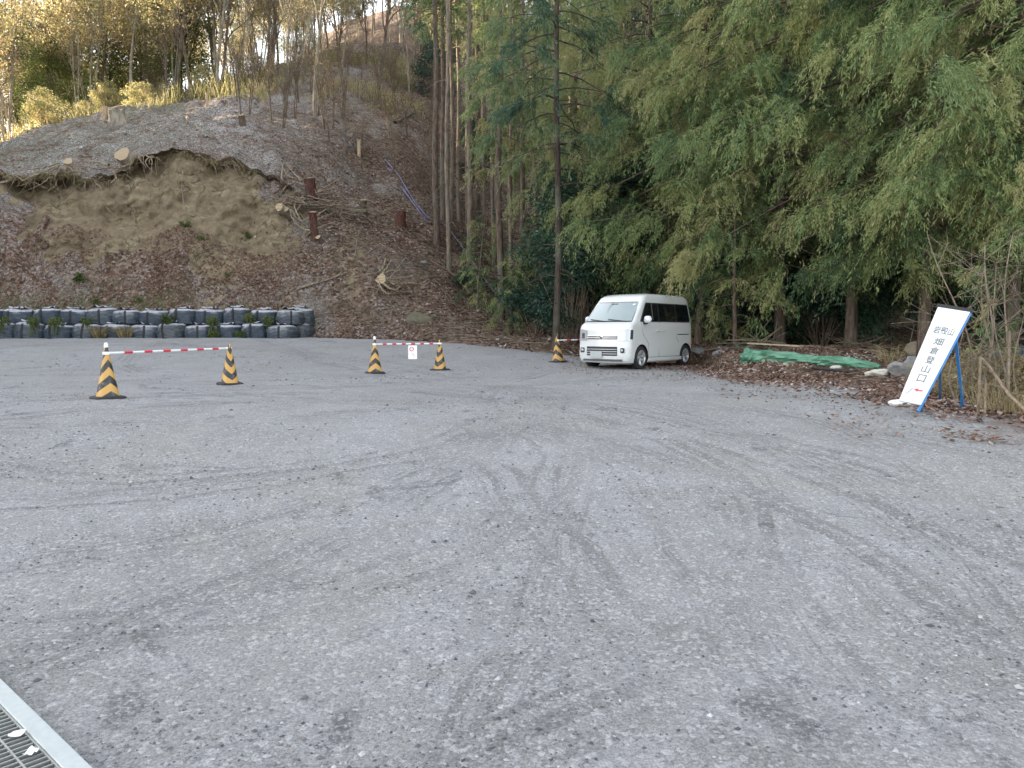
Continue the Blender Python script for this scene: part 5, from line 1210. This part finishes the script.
tarp('blue_tarp', [(988, 356), (1010, 356), (1060, 357)], [.10, .16, .14], 'blue_tarp', 'bit of blue tarp behind the bare bush at the right edge', 5)
a_, c_ = at(752, 356), at(805, 358); b = MB(); b.bar(a_+Vector((0, .25, .30)), c_+Vector((0, .25, .26)), .14, .03); o = b.build('plank', M['plank']); tag(o, 'pale plank lying on top of the green tarp', 'plank')
b = MB(); p0, p1 = at(812, 370), at(866, 376); org = p0.copy(); b.tube([Vector((0, 0, .05)), p1-p0+Vector((0, 0, .05))], .03, 8, cap=True); o = b.build('pipe', M['rubber'], loc=org); tag(o, 'thin dark pipe lying in front of the green tarp', 'pipe')
# brush along the edge of the wood on the right
def edge_brush(px, py, lab, seed, n=60, w_=1.1):
    rng = np.random.default_rng(seed); org = at(px, py); b = MB()
    for k in range(n):
        c = rng.normal(size=3)*np.array([w_*.5, .3, .08])+np.array([0, 0, .12]); d = norm(rng.normal(size=3)*np.array([1, .6, .35])); s = np.linspace(-.5, .5, 6)[:, None]; l = rng.uniform(.4, 1.5)
        b.tube(c+d*l*s+rng.normal(size=3)*.2*l*s**2, rng.uniform(.005, .014), 4)
    return tag(b.build('brush_pile', M['twig'], loc=org), lab, 'brush pile')
edge_brush(868, 352, 'heap of dry twigs behind the right end of the green tarp', 5); edge_brush(905, 350, 'heap of dry twigs round the tan boulder', 6); edge_brush(750, 349, 'dry twigs heaped at the left end of the green tarp', 7, 30, .6)
limb('dead_branch', [(795, 344), (810, 335), (820, 328)], .025, 'pale dead branch poking up behind the green tarp', 'branch', 'twig', .25, seed=3)
limb('dead_branch', [(782, 334), (800, 328), (815, 322)], .02, 'thinner dead branch above the pale one behind the green tarp', 'branch', 'twig', .3, seed=4)

# ------------------------------------------------------------------ bare bush and sticks at the right edge
def multi_stem(name, seed, stems, lab, loc):
    rng = np.random.default_rng(seed); root = empty(name, loc); b = MB(); b2 = MB()
    for (dx, tx, H_, r) in stems:
        n = 12; s = np.linspace(0, 1, n); pts = np.stack([dx+(tx-dx)*s+.05*np.sin(s*7+seed+dx*9), .12*np.cos(s*5+dx*7)+rng.normal()*.1*s, H_*s-.05], -1); b.tube(pts, np.linspace(r, r*.4, n), 6)
        for k in range(9):
            i = rng.integers(3, n); d = norm(np.array([rng.choice([-1, 1])*rng.uniform(.4, 1), rng.normal()*.5, rng.uniform(.1, .9)])); l = rng.uniform(.25, .95)*(.6+.4*H_/2); q = np.linspace(0, 1, 7)[:, None]; tw = pts[i]+d*l*q+rng.normal(size=3)*.18*l*q**2; b2.tube(tw, np.linspace(r*.42, .002, 7), 4)
            for m in range(3):
                j = rng.integers(2, 7); d2 = norm(d+rng.normal(size=3)*.6); b2.tube(tw[j]+d2*rng.uniform(.1, .35)*q, np.linspace(.004, .0015, 7), 3)
    b.build('stem', M['twig'], root, True); b2.build('twigs', M['twig'], root, True); return tag(root, lab, 'bush')
pb = at(990, 408)
multi_stem('bare_bush', 5, [(-.25, -.38, 1.3, .013), (-.1, .05, 1.75, .014), (.05, .0, 2.1, .016), (.15, -.05, 1.7, .012), (.05, -.7, 2.25, .012), (.3, .25, 1.9, .014), (.45, .6, 1.5, .012), (-.15, -.2, 1.1, .01), (.2, .5, 2.3, .013)], 'tall bare pale stemmed bush at the right edge beside the sign', pb+Vector((0, .25, 0)))
def stick(a, c, r, lab, za=0, zc=0):
    A, C = at(*a)+Vector((0, 0, za)), at(*c)+Vector((0, 0, zc)); b = MB(); t = np.linspace(0, 1, 8)[:, None]; d = np.array((C-A)[:]); b.tube(d*t+np.array([0, 0, .02])*np.sin(t*9), np.linspace(r, r*.8, 8), 7, cap=True); return tag(b.build('wooden_stick', M['twig'], smoothed=True, loc=A), lab, 'stick')
stick((978, 416), (978, 416), .018, 'upright pale stick carrying the end of the slanting pole', -.05, .66)
stick((985, 417), (984, 415), .014, 'thinner upright stick right of the one with the slanting pole', -.05, .42)
stick((978, 414), (1034, 425), .022, 'pale pole slanting down to the right from the upright stick', .66, .02)
stick((980, 412), (1050, 410), .011, 'thin level stick tied low across the upright ones', .34, .1)
stick((1008, 414), (1006, 412), .016, 'upright stick near the right edge under the slanting pole', -.05, .95)
db = leafy_shrub('dry_bush', 71, .6, .7, 2300, mat='drygrass', leaf=.06, clumps=40)
for i, (px, py, sc, lab) in enumerate([(1020, 402, 1.0, 'dense dry brown bush at the right edge behind the sticks'), (1052, 404, 1.0, 'dry brown bush cut off by the right edge'), (955, 385, .6, 'low dry bush seen behind the blue legs of the sign')]):
    place(db, at(px, py)+Vector((0, .5, -.05)), sc=sc, label=lab, cat='bush')
dg_ = grass_clump('dry_grass_tuft', 72, 130, .42, .18, w=.008)
for i, (px, py, lab) in enumerate([(948, 396, 'dry grass tuft between the legs of the sign'), (965, 400, 'dry grass tuft right of the blue sign leg'), (990, 412, 'dry grass tuft under the slanting pole'), (1012, 415, 'dry grass tuft in the lower right under the sticks'), (935, 385, 'dry grass tuft behind the sign board'), (972, 388, 'dry grass tuft farther back behind the sticks'), (890, 362, 'dry grass tuft by the grey angular rock')]):
    o = dg_ if i == 0 else copy_tree(dg_); o.location = at(px, py); o.rotation_euler = (0, 0, i*1.3); tag(o, lab, 'grass tuft')

# ------------------------------------------------------------------ gutter with steel grating
def gutter():
    z = ga.z+.012; rz = math.atan2(gdir.y, gdir.x); O = Vector((ga.x, ga.y, 0))
    def W(s, n, zz): return (O+gdir*s+gnx*n+Vector((0, 0, zz)))-base
    base = Vector((ga.x, ga.y, z)); L0, L1 = -3.2, 3.2
    if True:
        root = empty('gutter', base); q = Matrix.Rotation(rz, 3, 'Z')
        def bx(s0, s1, n0, n1, z0_, z1_, nm, mat, par, bev=.004):
            c = W((s0+s1)/2, (n0+n1)/2, (z0_+z1_)/2-z+base.z); b = MB(); b.box(c, (s1-s0, n1-n0, z1_-z0_), q); o = b.build(nm, mat, par)
            if bev: m = o.modifiers.new('b', 'BEVEL'); m.width = bev; m.segments = 2
            return o
        zt = .0
        def BX(s0, s1, n0, n1, a, c, nm, mat, bev=.004):
            cc = gdir*((s0+s1)/2)+gnx*((n0+n1)/2)+Vector((0, 0, (a+c)/2)); b = MB(); b.box(cc, (s1-s0, n1-n0, c-a), q); o = b.build(nm, mat, root)
            if bev: m = o.modifiers.new('b', 'BEVEL'); m.width = bev; m.segments = 2
            return o
        BX(L0, L1, 0, kerb_w, -.34, 0, 'kerb', M['concrete']); BX(L0, L1, kerb_w+GW, kerb_w*2+GW, -.34, 0, 'kerb', M['concrete'])
        BX(L0, L1, kerb_w*.98, kerb_w*1.02+GW, -.36, -.30, 'channel_floor', M['pit'], 0)
        tag(root, 'concrete edged drain channel in the bottom left corner', 'gutter')
    gr = empty('steel_grating', base+Vector((0, 0, -.004)))
    b = MB(); n0, n1 = kerb_w+.006, kerb_w+GW-.006
    b2 = MB()
    for nn_ in (n0, n1): b2.box(gdir*0+gnx*nn_+Vector((0, 0, -.014)), (6.2, .006, .028), q)
    b2.build('frame', M['steel'], gr)
    s = -2.2
    while s < 2.4:
        b.box(gdir*s+gnx*((n0+n1)/2)+Vector((0, 0, -.016)), (.007, n1-n0, .03), q); s += .033
    b.build('bearing_bars', M['steel'], gr)
    b = MB(); k = 1
    while n0+k*.075 < n1: b.box(gnx*(n0+k*.075)+Vector((0, 0, -.006)), (4.6, .007, .012), q); k += 1
    b.build('cross_bars', M['steel'], gr)
    tag(gr, 'rusty grey steel grating over the drain in the bottom left corner', 'grating')
gutter()
for i, (px, py) in enumerate([(17, 735), (32, 753)]):
    p = at(px, py); rng = np.random.default_rng(i); b = MB(); n = 5; g = [((x/(n-1)-.5)*.05, (y/(n-1)-.5)*.035, rng.random()*.012) for y in range(n) for x in range(n)]
    b.add(g, [[y*n+x, y*n+x+1, (y+1)*n+x+1, (y+1)*n+x] for y in range(n-1) for x in range(n-1)]); o = b.build('paper_scrap', M['white_cloth']); d = P(px, py, 1)-Vector((0, 0, CAMZ)); t = (ga.z+.012-CAMZ)/d.z; o.location = Vector((0, 0, CAMZ))+d*t+Vector((0, 0, .002)); o.rotation_euler = (0, 0, i*1.1+.4); tag(o, ['smaller white scrap lying on the grating farther from the corner', 'white scrap lying on the grating nearer the bottom edge'][i], 'scrap')

# ------------------------------------------------------------------ light, sky, camera
SUN_AZ, SUN_EL = R(-72), R(12.5)
w = bpy.data.worlds.new('World'); scene.world = w; w.use_nodes = True; nt = w.node_tree; nt.nodes.clear()
sky = nt.nodes.new('ShaderNodeTexSky'); sky.sky_type = 'NISHITA'; sky.sun_disc = False; sky.sun_elevation = SUN_EL; sky.sun_rotation = SUN_AZ
sky.air_density = 1.; sky.dust_density = 2.5; sky.ozone_density = 1.; sky.altitude = 400
hs = nt.nodes.new('ShaderNodeHueSaturation'); hs.inputs['Saturation'].default_value = .3; bg = nt.nodes.new('ShaderNodeBackground'); bg.inputs[1].default_value = .15
out = nt.nodes.new('ShaderNodeOutputWorld'); nt.links.new(sky.outputs[0], hs.inputs['Color']); nt.links.new(hs.outputs[0], bg.inputs[0]); nt.links.new(bg.outputs[0], out.inputs[0])
ld = bpy.data.lights.new('sun', 'SUN'); ld.energy = 5; ld.angle = R(.53); ld.color = (1., .80, .55); lo = bpy.data.objects.new('sun', ld); COL.objects.link(lo)
sd_ = Vector((math.sin(SUN_AZ)*math.cos(SUN_EL), math.cos(SUN_AZ)*math.cos(SUN_EL), math.sin(SUN_EL))); lo.rotation_euler = sd_.to_track_quat('Z', 'Y').to_euler(); lo.location = (-40, 60, 60)
cd = bpy.data.cameras.new('camera'); cd.lens = 27; cd.sensor_width = 36; cd.clip_end = 5000; cd.clip_start = .05; co = bpy.data.objects.new('camera', cd); COL.objects.link(co)
co.location = (0, 0, CAMZ); co.rotation_euler = (R(90)-PITCH, 0, 0); scene.camera = co
vs = scene.view_settings; vs.view_transform = 'Standard'; vs.look = 'None'; vs.gamma = 1; vs.exposure = 2.62
scene.cycles.max_bounces = 5; scene.cycles.diffuse_bounces = 3; scene.cycles.glossy_bounces = 2; scene.cycles.transmission_bounces = 2; scene.cycles.use_denoising = True
try: scene.cycles.sample_clamp_indirect = 4
except Exception: pass
bpy.context.view_layer.update()
